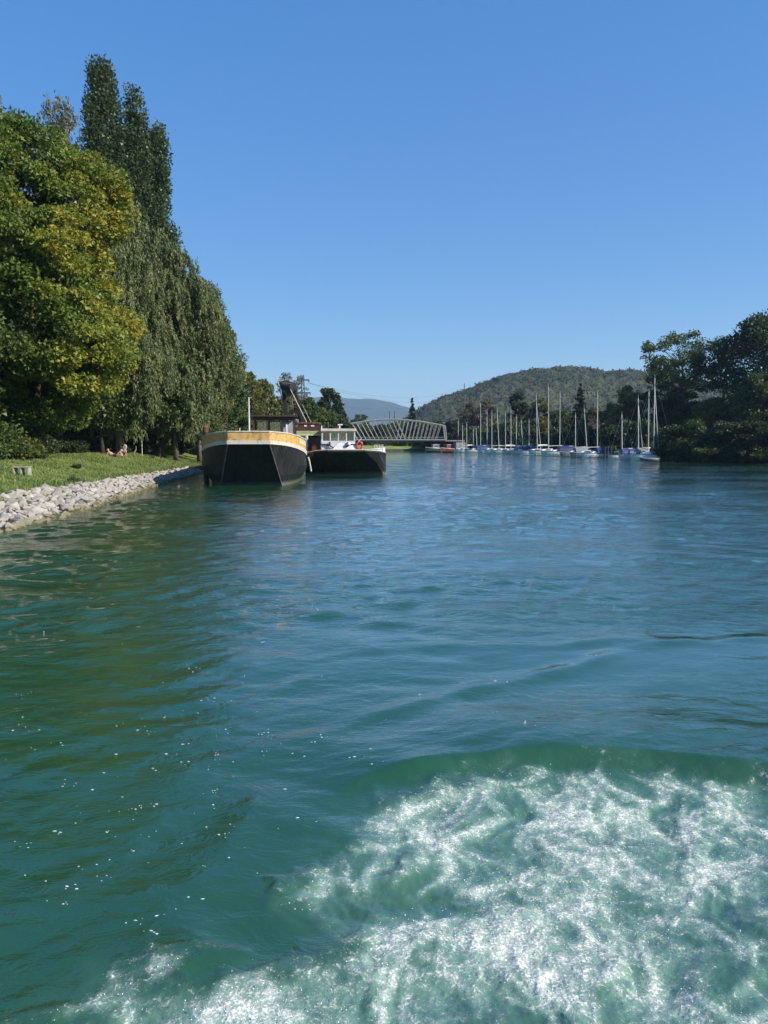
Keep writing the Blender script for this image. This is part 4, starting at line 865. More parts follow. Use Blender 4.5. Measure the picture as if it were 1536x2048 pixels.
def barge2():
    d0 = 57.8; c = at(692, HZ, d0); root = empty('work_barge', (c.x, d0, 0), HEAD * 0.6, 'black flat bowed work barge carrying the white wheelhouse and crane', 'barge')
    top = [(1.40, -1.9, 1.88), (2.45, -1.2, 1.80), (3.08, 0.1, 1.66), (3.24, 1.6, 1.52), (3.24, 26, 1.46)]
    rb = [(w, y, z - .13) for w, y, z in top]
    lo = [(2.35, -0.8, 0.9), (2.85, -0.5, 0.9), (3.14, 0.4, 0.85), (3.24, 1.7, .8), (3.24, 26, .8)]
    wl = [(2.9, 0.0, 0.02), (3.05, 0.15, 0.02), (3.18, .7, .02), (3.22, 1.9, .02), (3.22, 26, .02)]; bt = [(2.9, .3, -.6), (3.0, .5, -.6), (3.1, .9, -.6), (3.2, 2, -.6), (3.2, 26, -.6)]
    mb = MB(); mb.grid([ring_rows(r) for r in (rb, lo, wl, bt)]); q = (rb[-1], lo[-1], wl[-1], bt[-1]); mb.grid([[(-w, y, z) for w, y, z in q], [(w, y, z) for w, y, z in q]]); mb.build('hull', MATS['black_hull'], root)
    MB().grid([ring_rows([(w + e, y - e, z) for w, y, z in r]) for r, e in ((top, -.12), (top, .03), (rb, .03), (rb, -.1))]).build('rubbing_band', MATS['black_hull'], root)
    MB().tube([(x, y, z + 0.03) for x, y, z in ring_rows(top)], 0.045, 6).build('cap_rail', dirty_white, root)
    n = len(top); mb = MB(); mb.add(ring_rows([(w - .03, y + .03, z - .05) for w, y, z in top]), [(n - 1 - i, n - 2 - i, n + i + 1, n + i) for i in range(n - 1)]); mb.build('deck', deck_grey, root)
    # --- wheelhouse
    wx, y0, zb, w_, h_, dp = -0.55, 2.6, 1.46, 2.72, 2.10, 2.4
    grey_white = mat('wheelhouse_white', (0.66, 0.66, 0.68), (0.55, 0.55, 0.56), rough=0.45, scale=1.5)
    sill, head = zb + 1.14, zb + 1.90
    mb = MB(); mb.box((wx, y0 + .04, (zb + sill) / 2), (w_, .08, sill - zb)); mb.build('front_wall', grey_white, root)
    for s_ in (-1, 1):
        MB().box((wx + s_ * (w_ / 2 - .04), y0 + dp / 2 + .04, (zb + sill) / 2), (.08, dp - .08, sill - zb)).build('side_wall', grey_white, root)
        for y in (y0 + .05, y0 + dp / 2, y0 + dp - .05): MB().box((wx + s_ * (w_ / 2 - .05), y, (sill + head) / 2), (.1, .1, head - sill)).build('window_post', grey_white, root)
        for k in (0, 1): MB().box((wx + s_ * (w_ / 2 - .05), y0 + dp * (.27 + .47 * k), (sill + head) / 2), (.015, dp / 2 - .14, head - sill)).build('pane', glass, root)
    MB().box((wx, y0 + dp - .04, (zb + sill) / 2), (w_ - .2, .08, sill - zb)).build('rear_wall', grey_white, root)
    pw = (w_ - .1) / 4
    for k in range(5):
        if 0 < k < 4: MB().box((wx - w_ / 2 + .05 + pw * k, y0 + .05, (sill + head) / 2), (.085, .1, head - sill)).build('window_post', grey_white, root)
    for k in range(4):
        MB().box((wx - w_ / 2 + .05 + pw * (k + .5), y0 + .05, (sill + head) / 2), (pw - .09, .015, head - sill)).build('pane', glass, root)
        if k in (1, 2): MB().box((wx - w_ / 2 + .05 + pw * (k + .5), y0 + dp - .05, (sill + head) / 2), (pw - .09, .015, head - sill)).build('pane', glass, root)
        else: MB().box((wx - w_ / 2 + .05 + pw * (k + .5), y0 + dp - .05, (sill + head) / 2), (pw - .02, .06, head - sill)).build('rear_panel', deck_grey, root)
    MB().box((wx, y0 + dp / 2, head + .11), (w_ + .16, dp + .25, .22)).build('wheelhouse_roof', mat('roof_cream', (0.58, 0.55, 0.48), (0.48, 0.45, 0.4), rough=.6), root, bevel=.03)
    # added sloping plate shaped as the sunlit area, its diagonal edge a shadow's edge
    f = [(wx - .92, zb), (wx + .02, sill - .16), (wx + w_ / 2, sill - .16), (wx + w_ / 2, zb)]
    MB().add([(f[0][0], y0 - .42, f[0][1]), (f[1][0], y0 - .02, f[1][1]), (f[2][0], y0 - .02, f[2][1]), (f[3][0], y0 - .42, f[3][1]), (f[0][0], y0 - .005, f[0][1]), (f[3][0], y0 - .005, f[3][1])], [(3, 2, 1, 0), (0, 1, 4), (2, 3, 5), (0, 4, 5, 3)]).build('sunlit_area_plate', white_paint, root)
    for s_ in (-1, 1):
        MB().tube([(wx + s_ * (w_ / 2 + .02), y0 - .06, sill - .30), (wx + s_ * .95, y0 - .1, sill - .30), (wx + s_ * .35, y0 - .12, sill - .58)], .055, 5).build('fender_rail', dark_wood, root)
        mb = MB(); mb.box((wx + s_ * (.72 if s_ < 0 else .75), y0 - .13, sill - .27), (.16, .1, .34)); mb.build('lamp_bracket', dark_steel, root)
    MB().lathe([(.12, 0), (.15, .06), (.12, .2), (.04, .24)], (wx + .82, y0 - .28, sill - .36), 10).build('searchlight', white_paint, root, smooth=True)
    MB().tube([(wx - w_ / 2, y0 + .1, head + .2), (wx - w_ / 2, y0 + .1, head + .45)], .05, 6).build('roof_lamp', white_paint, root)
    mb = MB(); mb.tube([(wx + .1, y0 + .5, head + .2), (wx + .1, y0 + .5, head + .5)], .06, 6); mb.box((wx + .15, y0 + .5, head + .55), (.4, .14, .1)); mb.build('roof_horn', white_paint, root)
    # deck rail on the starboard side
    mb = MB()
    for k in range(6): mb.tube([(3.1, 3.0 + k * 2.2, 1.4), (3.1, 3.0 + k * 2.2, 2.3)], .025, 5)
    mb.tube([(3.1, 3.0, 2.3), (3.1, 14.0, 2.3)], .025, 5); mb.tube([(3.1, 3.0, 1.9), (3.1, 14.0, 1.9)], .018, 5); mb.build('deck_rail', white_paint, root)
    mb = MB(); mb.tube([(wx + w_ / 2 + .06, y0 - .1, 1.45), (wx + w_ / 2 + .06, y0 - .1, 2.35), (wx + w_ / 2 + .5, y0 - .1, 2.78)], .035, 6); mb.tube([(wx + w_ / 2 + .06, y0 - .1, 2.0), (wx + w_ / 2 + .55, y0 - .1, 2.5), (wx + w_ / 2 + .55, y0 - .1, 1.45)], .03, 6); mb.build('ladder_frame', white_paint, root)
    M = Matrix.LocRotScale(root.location, root.rotation_euler, Vector((1, 1, 1)))
    return root, M
b2, M2 = barge2(); B2R = HEAD * 0.6
def on_b2(name, x, y, z, label, cat): return empty(name, M2 @ Vector((x, y, z)), B2R, label, cat)
# deck house with green awning
aw = on_b2('deck_shelter', -3.0, 5.0, 1.42, 'green grey deck shelter with pale green awning beside the white wheelhouse', 'shelter')
gg = mat('shelter_green', (0.16, 0.18, 0.13), (0.10, 0.11, 0.08), rough=.7, scale=2); ag = mat('awning_green', (0.36, 0.42, 0.19), (0.28, 0.33, 0.15), rough=.7, scale=1.2)
MB().box((0.15, 0.6, 0.75), (1.5, .08, 1.5)).build('wall', gg, aw); MB().prism([(-1.05, 1.62), (1.0, 1.62), (1.0, 2.0), (-1.05, 2.0)], -.35, 1.1).build('awning', ag, aw, bevel=.04)
MB().box((0, -.375, 1.68), (2.0, .03, .12)).build('awning_hem', mat('hem_pale', (0.62, 0.64, 0.36), (0.5, 0.52, 0.3)), aw)
for x in (-1.0, .95): MB().tube([(x, -.3, 0), (x, -.3, 1.7)], .035, 6).build('post', dark_steel, aw)
hp = on_b2('dredge_hopper', -3.05, 6.6, 1.42, 'maroon steel hopper standing behind the green awning', 'hopper'); mr = mat('maroon', (0.085, 0.022, 0.022), (0.05, 0.015, 0.018), rough=.6, scale=2)
MB().prism([(-.7, 0), (.7, 0), (.95, 2.75), (-.95, 2.75)], -.7, .7).build('body', mr, hp); MB().box((0, -.72, 2.7), (2.0, .1, .12)).build('rim', rust, hp); MB().box((.35, -.72, 2.45), (.28, .04, .12)).build('name_plate', white_paint, hp); MB().box((-.25, -.72, 2.45), (.22, .04, .12)).build('name_plate', white_paint, hp)
lj = on_b2('fuel_can', -2.52, 3.6, 1.44, 'orange plastic can standing under the green awning', 'can'); om = mat('orange_plastic', (0.62, 0.12, 0.045), (0.5, 0.1, 0.04), rough=.45)
MB().prism([(-.2, 0), (.2, 0), (.2, .62), (.1, .76), (-.14, .76), (-.2, .62)], -.13, .13).build('body', om, lj, bevel=.03); MB().tube([(-.08, 0, .76), (-.08, 0, .86), (.08, 0, .86), (.08, 0, .74)], .025, 6).build('handle', om, lj); MB().box((0, -.135, .38), (.14, .02, .14)).build('label_plate', rust, lj)
tp = on_b2('hanging_cloth', -3.35, 4.5, 1.42, 'blue and white cloth hanging from the awning edge', 'cloth')
for x, mm, nm in ((-.12, mat('cloth_blue', (0.10, 0.11, 0.24), (0.07, 0.08, 0.17), rough=.9), 'blue_fold'), (.16, white_paint, 'white_fold')):
    MB().grid([[(x + dx * .13 + .015 * math.sin(9 * z + dx), .05 * math.sin(dx * 7 + z), z) for dx in (-1, -.5, 0, .5, 1)] for z in (1.62, 1.2, .8, .4, .15)]).build(nm, mm, tp, smooth=True)
rd = on_b2('life_buoy', 1.14, 2.35, 1.46, 'red life buoy leaning at the wheelhouse corner', 'buoy'); redm = mat('red_paint', (0.55, 0.05, 0.035), (0.42, 0.04, 0.03), rough=.5)
MB().tube([(.24 * math.cos(k * .5236), .05, .75 + .27 * math.sin(k * .5236)) for k in range(13)], .085, 8).build('ring', redm, rd, smooth=True); MB().tube([(0, .08, 0), (0, .08, .5)], .03, 6).build('stand', redm, rd)
dg = on_b2('dinghy', 2.15, 3.2, 1.46, 'small white and red dinghy lying on the barge foredeck', 'dinghy')
def small_hull(L, Wd, Hh):
    st = []
    for u in np.linspace(0, 1, 9):
        w = Wd / 2 * (1 - max(0, (u - .45) / .55) ** 2.2) * (0.82 + .18 * min(1, u * 3)); z = Hh * (1 + .3 * u * u)
        st.append([(u * L - L / 2, -w, z), (u * L - L / 2, -w * .85, z * .4), (u * L - L / 2, 0, 0.02 + .25 * Hh * max(0, u - .7) / .3), (u * L - L / 2, w * .85, z * .4), (u * L - L / 2, w, z)])
    return st
st = small_hull(2.3, 1.1, .42); mb = MB(); mb.grid(st); mb.add(st[0], [(0, 1, 2, 3, 4)]); mb.build('hull', white_paint, dg); MB().grid([[(q[0][0], q[0][1] * .98, q[0][2] - .03), (q[4][0], q[4][1] * .98, q[4][2] - .03)] for q in st]).build('cover', redm, dg)
MB().tube([q[0] for q in st] + [q[4] for q in reversed(st)], .04, 6).build('gunwale', white_paint, dg)
wn = on_b2('anchor_winch', 1.75, 1.1, 1.5, 'grey anchor winch near the starboard bow rim', 'winch')
mb = MB(); mb.tube([(-.35, 0, .3), (.35, 0, .3)], .16, 10); mb.build('drum', deck_grey, wn); [MB().lathe([(.27, 0), (.27, .05)], (0, 0, 0), 10).build('flange', dirty_white, wn) for _ in (0,)]
for x in (-.36, .36): MB().box((x, 0, .22), (.06, .4, .44)).build('cheek', dirty_white, wn)
# dredging crane
cr = on_b2('dredging_crane', -4.0 + 0.2, 12.0, 1.42, 'dark A frame dredging crane with a heavy head on the work barge', 'crane')
dcr = 70.0; base = cr.location.copy(); Rm = Matrix.Rotation(-B2R, 3, 'Z')
blk = mat('crane_black', (0.012, 0.012, 0.013), (0.024, 0.018, 0.016), rough=.6, scale=3)
def CL(px, py, dd=0.0): return Rm @ (at(px, py, dcr + dd) - base)
MB().tube([CL(577, 899), CL(573, 850), CL(569, 800), CL(566, 775)], [.30, .28, .25, .24], 4).build('mast_leg', blk, cr)
MB().tube([CL(574, 899, 1.4), CL(571, 850, 1.4), CL(567, 780, 1.0)], .16, 4).build('mast_leg', blk, cr)
MB().tube([CL(610, 870, .5), CL(604, 835, .5), CL(592, 793, .5), CL(586, 780, .5)], [.24, .24, .26, .28], 4).build('rear_leg', blk, cr)
MB().tube([CL(578, 822.5), CL(601, 823.5)], .26, 4).build('crossbeam', blk, cr)
mb = MB(); q = [CL(561, 768), CL(566, 763), CL(577, 762), CL(584, 766), CL(589, 772), CL(592, 775), CL(592, 780), CL(586, 782), CL(583, 790), CL(573, 791), CL(566, 784), CL(563, 776)]
n = len(q); vs = [p_ + Vector((0, -.7, 0)) for p_ in q] + [p_ + Vector((0, .7, 0)) for p_ in q]; mb.add(vs, [tuple(range(n - 1, -1, -1)), tuple(range(n, 2 * n))] + [(i, (i + 1) % n, (i + 1) % n + n, i + n) for i in range(n)]); mb.build('head_housing', blk, cr)
for px, py, r_ in ((571, 769, .32), (587, 776, .36)):
    o_ = CL(px, py); MB().tube([o_ + Vector((0, -.85, 0)), o_ + Vector((0, .85, 0))], r_, 12).build('sheave', dark_steel, cr)
MB().tube([CL(566, 766.5, -1), CL(583, 767.5, -1)], .06, 5).build('head_rail', deck_grey, cr)
MB().tube([CL(581, 779, -1), CL(615, 848, -1.5)], .04, 6).build('strut', dirty_white, cr)
MB().tube([CL(604, 808, -1), CL(624, 849, -1.5)], .02, 5).build('stay_rod', dirty_white, cr)
MB().tube([CL(552, 750, 1), CL(560, 779, 1), CL(565, 805, 1), CL(569, 842, 1)], .045, 5).build('guy_wire', dirty_white, cr)
for a_, b_ in (((580, 827), (578, 848)), ((585, 827), (588, 838)), ((583, 827), (583, 848)), ((584, 795), (586, 822)), ((581, 795), (582, 822))): MB().tube([CL(*a_), CL(*b_)], .05, 5).build('cable', deck_grey, cr)
gc = mat('cab_blue_grey', (0.20, 0.24, 0.26), (0.12, 0.15, 0.16), rough=.5, scale=2)
o_ = CL(589, 868); MB().box((o_.x, o_.y + .4, 1.35), (1.3, 1.6, 2.7)).build('machine_house', dark_steel, cr, bevel=.05); o_ = CL(587, 847); MB().box(o_, (.95, .9, .8)).build('control_cab', gc, cr, bevel=.06); MB().box(o_ + Vector((0, -.47, .08)), (.7, .03, .42)).build('cab_pane', glass, cr)
# mooring pile beside the ochre barge
q = on(418, 953.8); root = empty('mooring_pile', (q.x - .18, q.y, 0), 0, 'dark timber mooring pile beside the port side of the ochre barge', 'pile')
MB().tube([(0, 0, -1.5), (0, 0, 1.5), (.03, 0, 3.55)], [.2, .19, .17], 10).build('shaft', dark_wood, root); MB().lathe([(.19, 3.2), (.2, 3.56), (.12, 3.62)], (.03, 0, 0), 10).build('rusty_cap', rust, root)

# ================================================================== SAILBOATS
blue_tarp = mat('blue_tarp', (0.025, 0.05, 0.16), (0.018, 0.035, 0.11), rough=.6, scale=2, bump=.3); purple_tarp = mat('purple_tarp', (0.03, 0.035, 0.12), (0.02, 0.025, 0.08), rough=.6, scale=2, bump=.3)
grey_tarp = mat('grey_tarp', (0.22, 0.23, 0.24), (0.15, 0.16, 0.17), rough=.7, scale=2, bump=.3)
gel = mat('gelcoat', (0.80, 0.80, 0.78), (0.7, 0.7, 0.67), rough=.3, scale=.8); gel_grey = mat('gelcoat_grey', (0.36, 0.38, 0.39), (0.28, 0.3, 0.31), rough=.35, scale=.8); gel_navy = mat('gelcoat_navy', (0.03, 0.045, 0.09), (0.02, 0.03, 0.06), rough=.3)
alu = mat('mast_alloy', (0.66, 0.64, 0.58), (0.55, 0.53, 0.47), rough=.4, scale=1); boot = mat('boot_stripe', (0.03, 0.05, 0.12), (0.02, 0.03, 0.08), rough=.4); varnish = mat('varnish', (0.30, 0.16, 0.07), (0.2, 0.1, 0.04), rough=.4)
WLR = [(900, 904.0), (940, 905.3), (1000, 907.3), (1060, 909.6), (1130, 912.4), (1200, 915.6), (1250, 918.0), (1325, 921.5)]
def sailboat(px, top, label, L=6.5, ang=25, hullm=None, lean=0.0, cover=None, spread=True, sail=False, cabin=True, stern_motor=False, stay=None, dy=0.0):
    wy = float(ip(px, WLR)) - dy; c = on(px, wy); d = c.y; hullm = hullm or gel
    root = empty('sailboat', (c.x, d, 0), R(ang), label, 'sailboat', 'sailboats moored along the right bank')
    Bm = 0.32 * L; Hh = 0.10 * L + .12; rows = []
    for u in np.linspace(0, 1, 13):
        w = Bm / 2 * (.74 + .26 * math.sin(min(u / .5, 1) * math.pi / 2)) * (1 - max(0, (u - .42) / .58) ** 2.3); z = Hh * (1 + .28 * (u - .35) ** 2 * 2); x = u * L - .42 * L
        rk = .28 * max(0, u - .8) / .2
        rows.append([(x, -w, z), (x - rk * .4, -w * .96, z * .55), (x - rk * .9, -w * .80, .1), (x - rk, -w * .4, -.25), (x - rk, 0, -.35), (x - rk, w * .4, -.25), (x - rk * .9, w * .80, .1), (x - rk * .4, w * .96, z * .55), (x, w, z)])
    mb = MB(); mb.grid(rows); mb.add(rows[0], [tuple(range(8, -1, -1))]); mb.build('hull', hullm, root, smooth=False)
    for s_ in (0, 8):
        MB().tube([(r[s_][0], r[s_][1], r[s_][2]) for r in rows], .035, 5).build('rubbing_strake', boot if hullm is gel else gel, root)
    MB().grid([[(r[0][0], r[0][1] * .99, r[0][2] - .02), (r[0][0], 0, r[0][2] + .04), (r[8][0], r[8][1] * .99, r[8][2] - .02)] for r in rows]).build('deck', gel if hullm is not gel_grey else gel_grey, root)
    if cabin:
        cx0, cx1 = -.02 * L, .30 * L; w0, w1 = Bm * .33, Bm * .2; z0, z1 = Hh - .05, Hh + .42
        cb = MB().add([(cx0, -w0, z0), (cx1, -w1, z0), (cx1, w1, z0), (cx0, w0, z0), (cx0 + .05, -w0 * .85, z1), (cx1 - .5, -w1 * .85, z1 - .1), (cx1 - .5, w1 * .85, z1 - .1), (cx0 + .05, w0 * .85, z1)], [(4, 5, 6, 7), (0, 1, 5, 4), (1, 2, 6, 5), (2, 3, 7, 6), (3, 0, 4, 7)]).build('cabin', gel, root)
        for s_ in (-1, 1): MB().box((cx0 + .17 * L * .7, s_ * (w0 * .87), (z0 + z1) / 2 + .05), (.9, .04, .15), rz=s_ * -.12).build('cabin_window', dark_steel, cb)
    tp_ = at(px + lean, top, d) - Vector((c.x, d, 0)); tp_ = Matrix.Rotation(-R(ang), 3, 'Z') @ tp_
    mz = Hh + .35; mast0 = Vector((.06 * L, 0, mz)); mtop = Vector((mast0.x + tp_.x * .96, tp_.y, tp_.z)); MH = (mtop - mast0).length
    ms = MB().tube([mast0, mtop], [.07, .05], 8).build('mast', alu, root)
    if spread:
        q = mast0.lerp(mtop, .52); MB().tube([q + Vector((0, -.5, .03)), q, q + Vector((0, .5, .03))], .025, 5).build('spreader', alu, ms)
    q = mast0.lerp(mtop, 1.0); MB().tube([q, q + Vector((0, 0, .45))], .015, 4).build('masthead_aerial', alu, ms)
    bz = mz + .55; MB().tube([(mast0.x, 0, bz), (mast0.x - .36 * L, .1, bz + .08)], .055, 6).build('boom', alu, root)
    for e in (Vector((rows[-1][4][0], 0, Hh * 1.1)), Vector((rows[0][4][0], 0, Hh))): MB().tube([mtop, e], .011, 3).build('stay', alu, root)
    for s_ in (-1, 1): MB().tube([mast0.lerp(mtop, .97), (.02 * L, s_ * Bm * .46, Hh)], .010, 3).build('shroud', alu, root)
    if stay: MB().tube([mast0.lerp(mtop, .9), (mast0.x - .75, 0, Hh + .2)], [.045, .06], 6).build('furled_jib', alu, root)
    if sail: MB().tube([(mast0.x - .1, 0, bz + .12), (mast0.x - .2 * L, .05, bz + .18), (mast0.x - .34 * L, .1, bz + .16)], [.17, .14, .08], 8).build('furled_sail', gel, root)
    if cover:
        x0, x1 = -.40 * L, .10 * L; rr = []
        for u in np.linspace(0, 1, 7):
            x = x0 + (x1 - x0) * u; w = Bm * .47 * (.9 + .1 * math.sin(u * 3)); z = bz + .12 - .05 * math.sin(u * 9)
            rr.append([(x, -w, Hh - .08), (x, -w * .72, (Hh + z) / 2 + .12), (x, 0, z), (x, w * .72, (Hh + z) / 2 + .12), (x, w, Hh - .08)])
        mb = MB(); mb.grid(rr); mb.add(rr[0], [(4, 3, 2, 1, 0)]); mb.add(rr[-1], [(0, 1, 2, 3, 4)]); mb.build('boat_cover', cover, root)
    if stern_motor:
        o = MB(); o.box((-.47 * L, .25, Hh * .8), (.34, .26, .42), taper=.8); m_ = o.build('outboard_motor', dark_steel, root, bevel=.04); MB().box((-.47 * L - .05, .25, .1), (.1, .08, .8)).build('motor_leg', gel, m_)
    else: MB().box((-.43 * L, 0, .1), (.06, .06, .9), ry=.15).build('rudder', gel, root)
    return root
BO = [
 (919, 842, 'faint far sailboat behind, first mast right of the piles', dict(L=5.5, ang=186, hullm=gel_grey, dy=1)),
 (928, 850, 'small white sailboat, nearest to the red hulled boat', dict(L=6, ang=186, sail=False)),
 (936, 847, 'small sailboat with a white rolled sail beside the red boat', dict(L=5.5, ang=194, sail=True)),
 (949, 859, 'shortest masted sailboat left of the small blue cover', dict(L=5, ang=190, dy=.6)),
 (957, 856, 'sailboat with small blue cover and tilted mast', dict(L=6, ang=190, cover=blue_tarp, lean=-2)),
 (964.5, 809, 'tall masted sailboat right of the small blue cover', dict(L=7, ang=194, dy=.6)),
 (977, 823, 'grey sailboat with a faint mast in the far row', dict(L=6, ang=194, hullm=gel_grey, dy=1)),
 (987, 823, 'white sailboat with mast before the brown thicket', dict(L=6.5, ang=190)),
 (1001.5, 819, 'white sailboat with mast tilted left, far row', dict(L=6.5, ang=190, lean=-4)),
 (1014, 827, 'white sailboat with pale sail bundled on the boom, far row', dict(L=6, ang=190, sail=True)),
 (1025, 819, 'sailboat with upright mast below the dark blocky tree', dict(L=6, ang=190, hullm=gel_grey, dy=.5)),
 (1036, 833, 'sailboat under a grey tarpaulin in the far row', dict(L=6, ang=186, cover=grey_tarp)),
 (1049, 840, 'low masted sailboat with a small blue cover beside the grey tarpaulin', dict(L=5.5, ang=186, lean=-4, cover=blue_tarp, dy=.3)),
 (1061, 841, 'short masted sailboat half hidden behind the middle boats', dict(L=5.5, ang=190, hullm=gel_grey, dy=1.2)),
 (1078.5, 792, 'white sailboat with two converging spars left of the tallest far mast', dict(L=7, ang=194, stay=True, lean=-2, sail=True)),
 (1101.5, 773, 'white sailboat carrying the tallest mast of the far row', dict(L=7.5, ang=190)),
 (1123.5, 786, 'white sailboat with a purple blue cover and bright stern', dict(L=6.8, ang=186, cover=purple_tarp, lean=1, stern_motor=True)),
 (1154.5, 830, 'low grey sailboat with grey cover right of the bright stern', dict(L=5.8, ang=194, hullm=gel_grey, cover=grey_tarp)),
 (1178, 817, 'grey white sailboat with mast leaning left', dict(L=6, ang=190, hullm=gel_grey, lean=-6)),
 (1198, 787, 'white sailboat under a big bright blue cover with tall mast', dict(L=5.6, ang=194, cover=blue_tarp, lean=1)),
 (1247, 829, 'white boat under a blue cover, second from the right', dict(L=4.6, ang=194, cover=blue_tarp, spread=False, cabin=False)),
 (1281, 796, 'white sailboat with spray hood just left of the nearest boat', dict(L=6.2, ang=194, stay=True, cover=grey_tarp)),
 (1312, 756, 'nearest white sailboat with navy stripe and tallest mast on the right', dict(L=6.6, ang=190, stay=True, lean=3, stern_motor=True)),
 (1301, 783, 'white sailboat moored behind the nearest one, mast slightly left of it', dict(L=6.2, ang=190, lean=1.5, dy=.8)),
]
for px, top, lab, kw in BO: sailboat(px, top, lab, **kw)
# mooring piles among the boats
for i, (px, h_) in enumerate([(909, 1.9), (913, 1.3), (1143, 1.0), (1209, 1.6), (1215, 1.7), (1222, 1.6), (1258, 1.3), (1336, 1.2)]):
    q = on(px, float(ip(px, WLR))); root = empty('mooring_pile', (q.x, q.y, 0), 0, ['dark pile right of the red boat', 'pale pile right of the red boat', 'dark pile right of the bright sailboat stern', 'left of three dark piles between the blue covers', 'middle of three dark piles between the blue covers', 'right of three dark piles between the blue covers', 'dark pile left of the spray hood sailboat', 'dark pile right of the nearest sailboat'][i], 'pile', 'mooring piles on the right')
    MB().tube([(0, 0, -1), (0, 0, h_)], [.15, .13], 8).build('shaft', dark_wood if i != 1 else dirty_white, root); MB().lathe([(.15, 0), (.15, .08), (.05, .12)], (0, 0, h_), 8).build('cap', dark_steel, root)
# inflatable tender at the nearest boat
q = on(1302, 922.5); root = empty('tender', (q.x, q.y, .1), R(150), 'small dark inflatable tender tied at the nearest sailboat', 'tender')
MB().tube([(-1, -.55, .15), (.6, -.55, .15), (1.15, -.3, .22), (1.3, 0, .26), (1.15, .3, .22), (.6, .55, .15), (-1, .55, .15)], .19, 8).build('tube', grey_tarp, root, smooth=True); MB().box((-.1, 0, .05), (1.8, .9, .05)).build('floor', deck_grey, root); MB().box((-.95, 0, .3), (.06, .8, .4)).build('transom', dark_wood, root)
# workboats near the bridge
def workboat(px, py, L, label, hm, cabm, ang, trim):
    c = on(px, py); root = empty('motorboat', (c.x, c.y, 0), R(ang), label, 'motorboat'); st = small_hull(L, L * .36, L * .17 + .2)
    mb = MB(); mb.grid([[(a, b_, z - .12) for a, b_, z in r] for r in st]); mb.add([(a, b_, z - .12) for a, b_, z in st[0]], [(0, 1, 2, 3, 4)]); mb.build('hull', hm, root)
    MB().grid([[(r[0][0], r[0][1] * .98, r[0][2] - .16), (r[4][0], r[4][1] * .98, r[4][2] - .16)] for r in st]).build('deck', deck_grey, root)
    MB().tube([(a, b_, z - .1) for a, b_, z in [r[0] for r in st] + [r[4] for r in reversed(st)]], .06, 6).build('gunwale', trim, root)
    h0 = L * .17 + .05; cb = MB().box((-.05 * L, 0, h0 + .5), (L * .36, L * .24, 1.0), taper=.85).build('cabin', cabm, root, bevel=.05)
    for s_ in (-1, 1): MB().box((-.05 * L, s_ * L * .113, h0 + .62), (L * .24, .03, .34)).build('cabin_window', dark_steel, cb)
    MB().box((-.05 * L, 0, h0 + 1.04), (L * .38, L * .26, .08)).build('cabin_roof', trim, root)
workboat(893, 905.4, 4.6, 'red hulled motorboat under the right end of the bridge', mat('maroon_paint', (0.10, 0.03, 0.03), (0.06, 0.02, 0.02)), mat('faded_red', (0.24, 0.05, 0.05), (0.18, 0.04, 0.04)), 230, mat('pink_white', (0.6, 0.5, 0.47), (0.5, 0.4, 0.38)))
workboat(869, 904.6, 4.8, 'dark green open workboat left of the red boat', mat('dark_green_paint', (0.05, 0.085, 0.07), (0.035, 0.06, 0.05)), gel_grey, 200, white_paint)

# ================================================================== LEFT BANK SMALL THINGS
def put(px, py): return lawn_hit(px, py)
q = put(45, 951); root = empty('park_bench', q, R(4), 'pale slab bench standing alone on the left lawn', 'bench'); pale_c = mat('pale_slab', (0.40, 0.38, 0.31), (0.28, 0.27, 0.22), rough=.8, scale=5)
for k in range(3): MB().box((-.0, -.16 + .16 * k, .40), (.74, .145, .045)).build('seat_plank', pale_c, root, bevel=.008)
for x in (-.32, 0, .32): MB().box((x, 0, .19), (.05, .40, .38)).build('leg', pale_c, root)
MB().box((-.34, .0, .2), (.03, .44, .34)).build('end_panel', pale_c, root)
for px, py, s_, lab in ((153, 937, .24, 'dark tuft of weeds in the middle of the lawn'), (148, 966, .3, 'dark weed clump growing at the stone edge')):
    q = put(px, py); root = empty('weed_clump', q, 0, lab, 'plant'); rg_ = np.random.default_rng(int(px)); N = 260
    P = rg_.normal(0, 1, (N, 3)) * [s_ * .55, s_ * .55, s_ * .35]; P[:, 2] = np.abs(P[:, 2]) + .03
    link('foliage', leaf_mesh('foliage', P, .16 * np.ones(N), .35, np.clip(rg_.random(N) * .6, 0, 1), LM['dark'], rg_, np.tile([0., 0, 1], (N, 1)), .8), root); MB().tube([(0, 0, -.02), (.02, 0, s_)], [.02, .008], 5).build('stem', LM['dark'], root)
q = put(305, 917); root = empty('fire_box', q, R(10), 'low dark metal box on the lawn before the hedge', 'box'); MB().box((0, 0, .13), (.36, .3, .26), taper=1.1).build('body', dark_steel, root, bevel=.02); MB().box((0, 0, .28), (.42, .36, .03)).build('lid', dark_steel, root)
q = put(372, 915); root = empty('mole_stump', q, 0, 'small dark stump on the lawn near the bollard', 'stump'); MB().lathe([(.16, -.05), (.14, .1), (.1, .14)], (0, 0, 0), 9).build('wood', dark_wood, root)
q = put(361, 907); root = empty('bollard', q, 0, 'white mooring bollard on the lawn holding the barge line', 'bollard'); MB().lathe([(.10, -.05), (.09, .28), (.09, .40), (.13, .43), (.13, .52), (.08, .56)], (0, 0, 0), 12).build('post', white_paint, root, smooth=True); MB().tube([(-.2, 0, .36), (.2, 0, .36)], .03, 6).build('cross_pin', white_paint, root)
b1o = bpy.data.objects['cargo_barge']; Mb1 = Matrix.LocRotScale(b1o.location, b1o.rotation_euler, Vector((1, 1, 1))); e = Mb1 @ Vector((-3.3, 5.4, 2.45)); s_ = q + Vector((0, 0, .4))
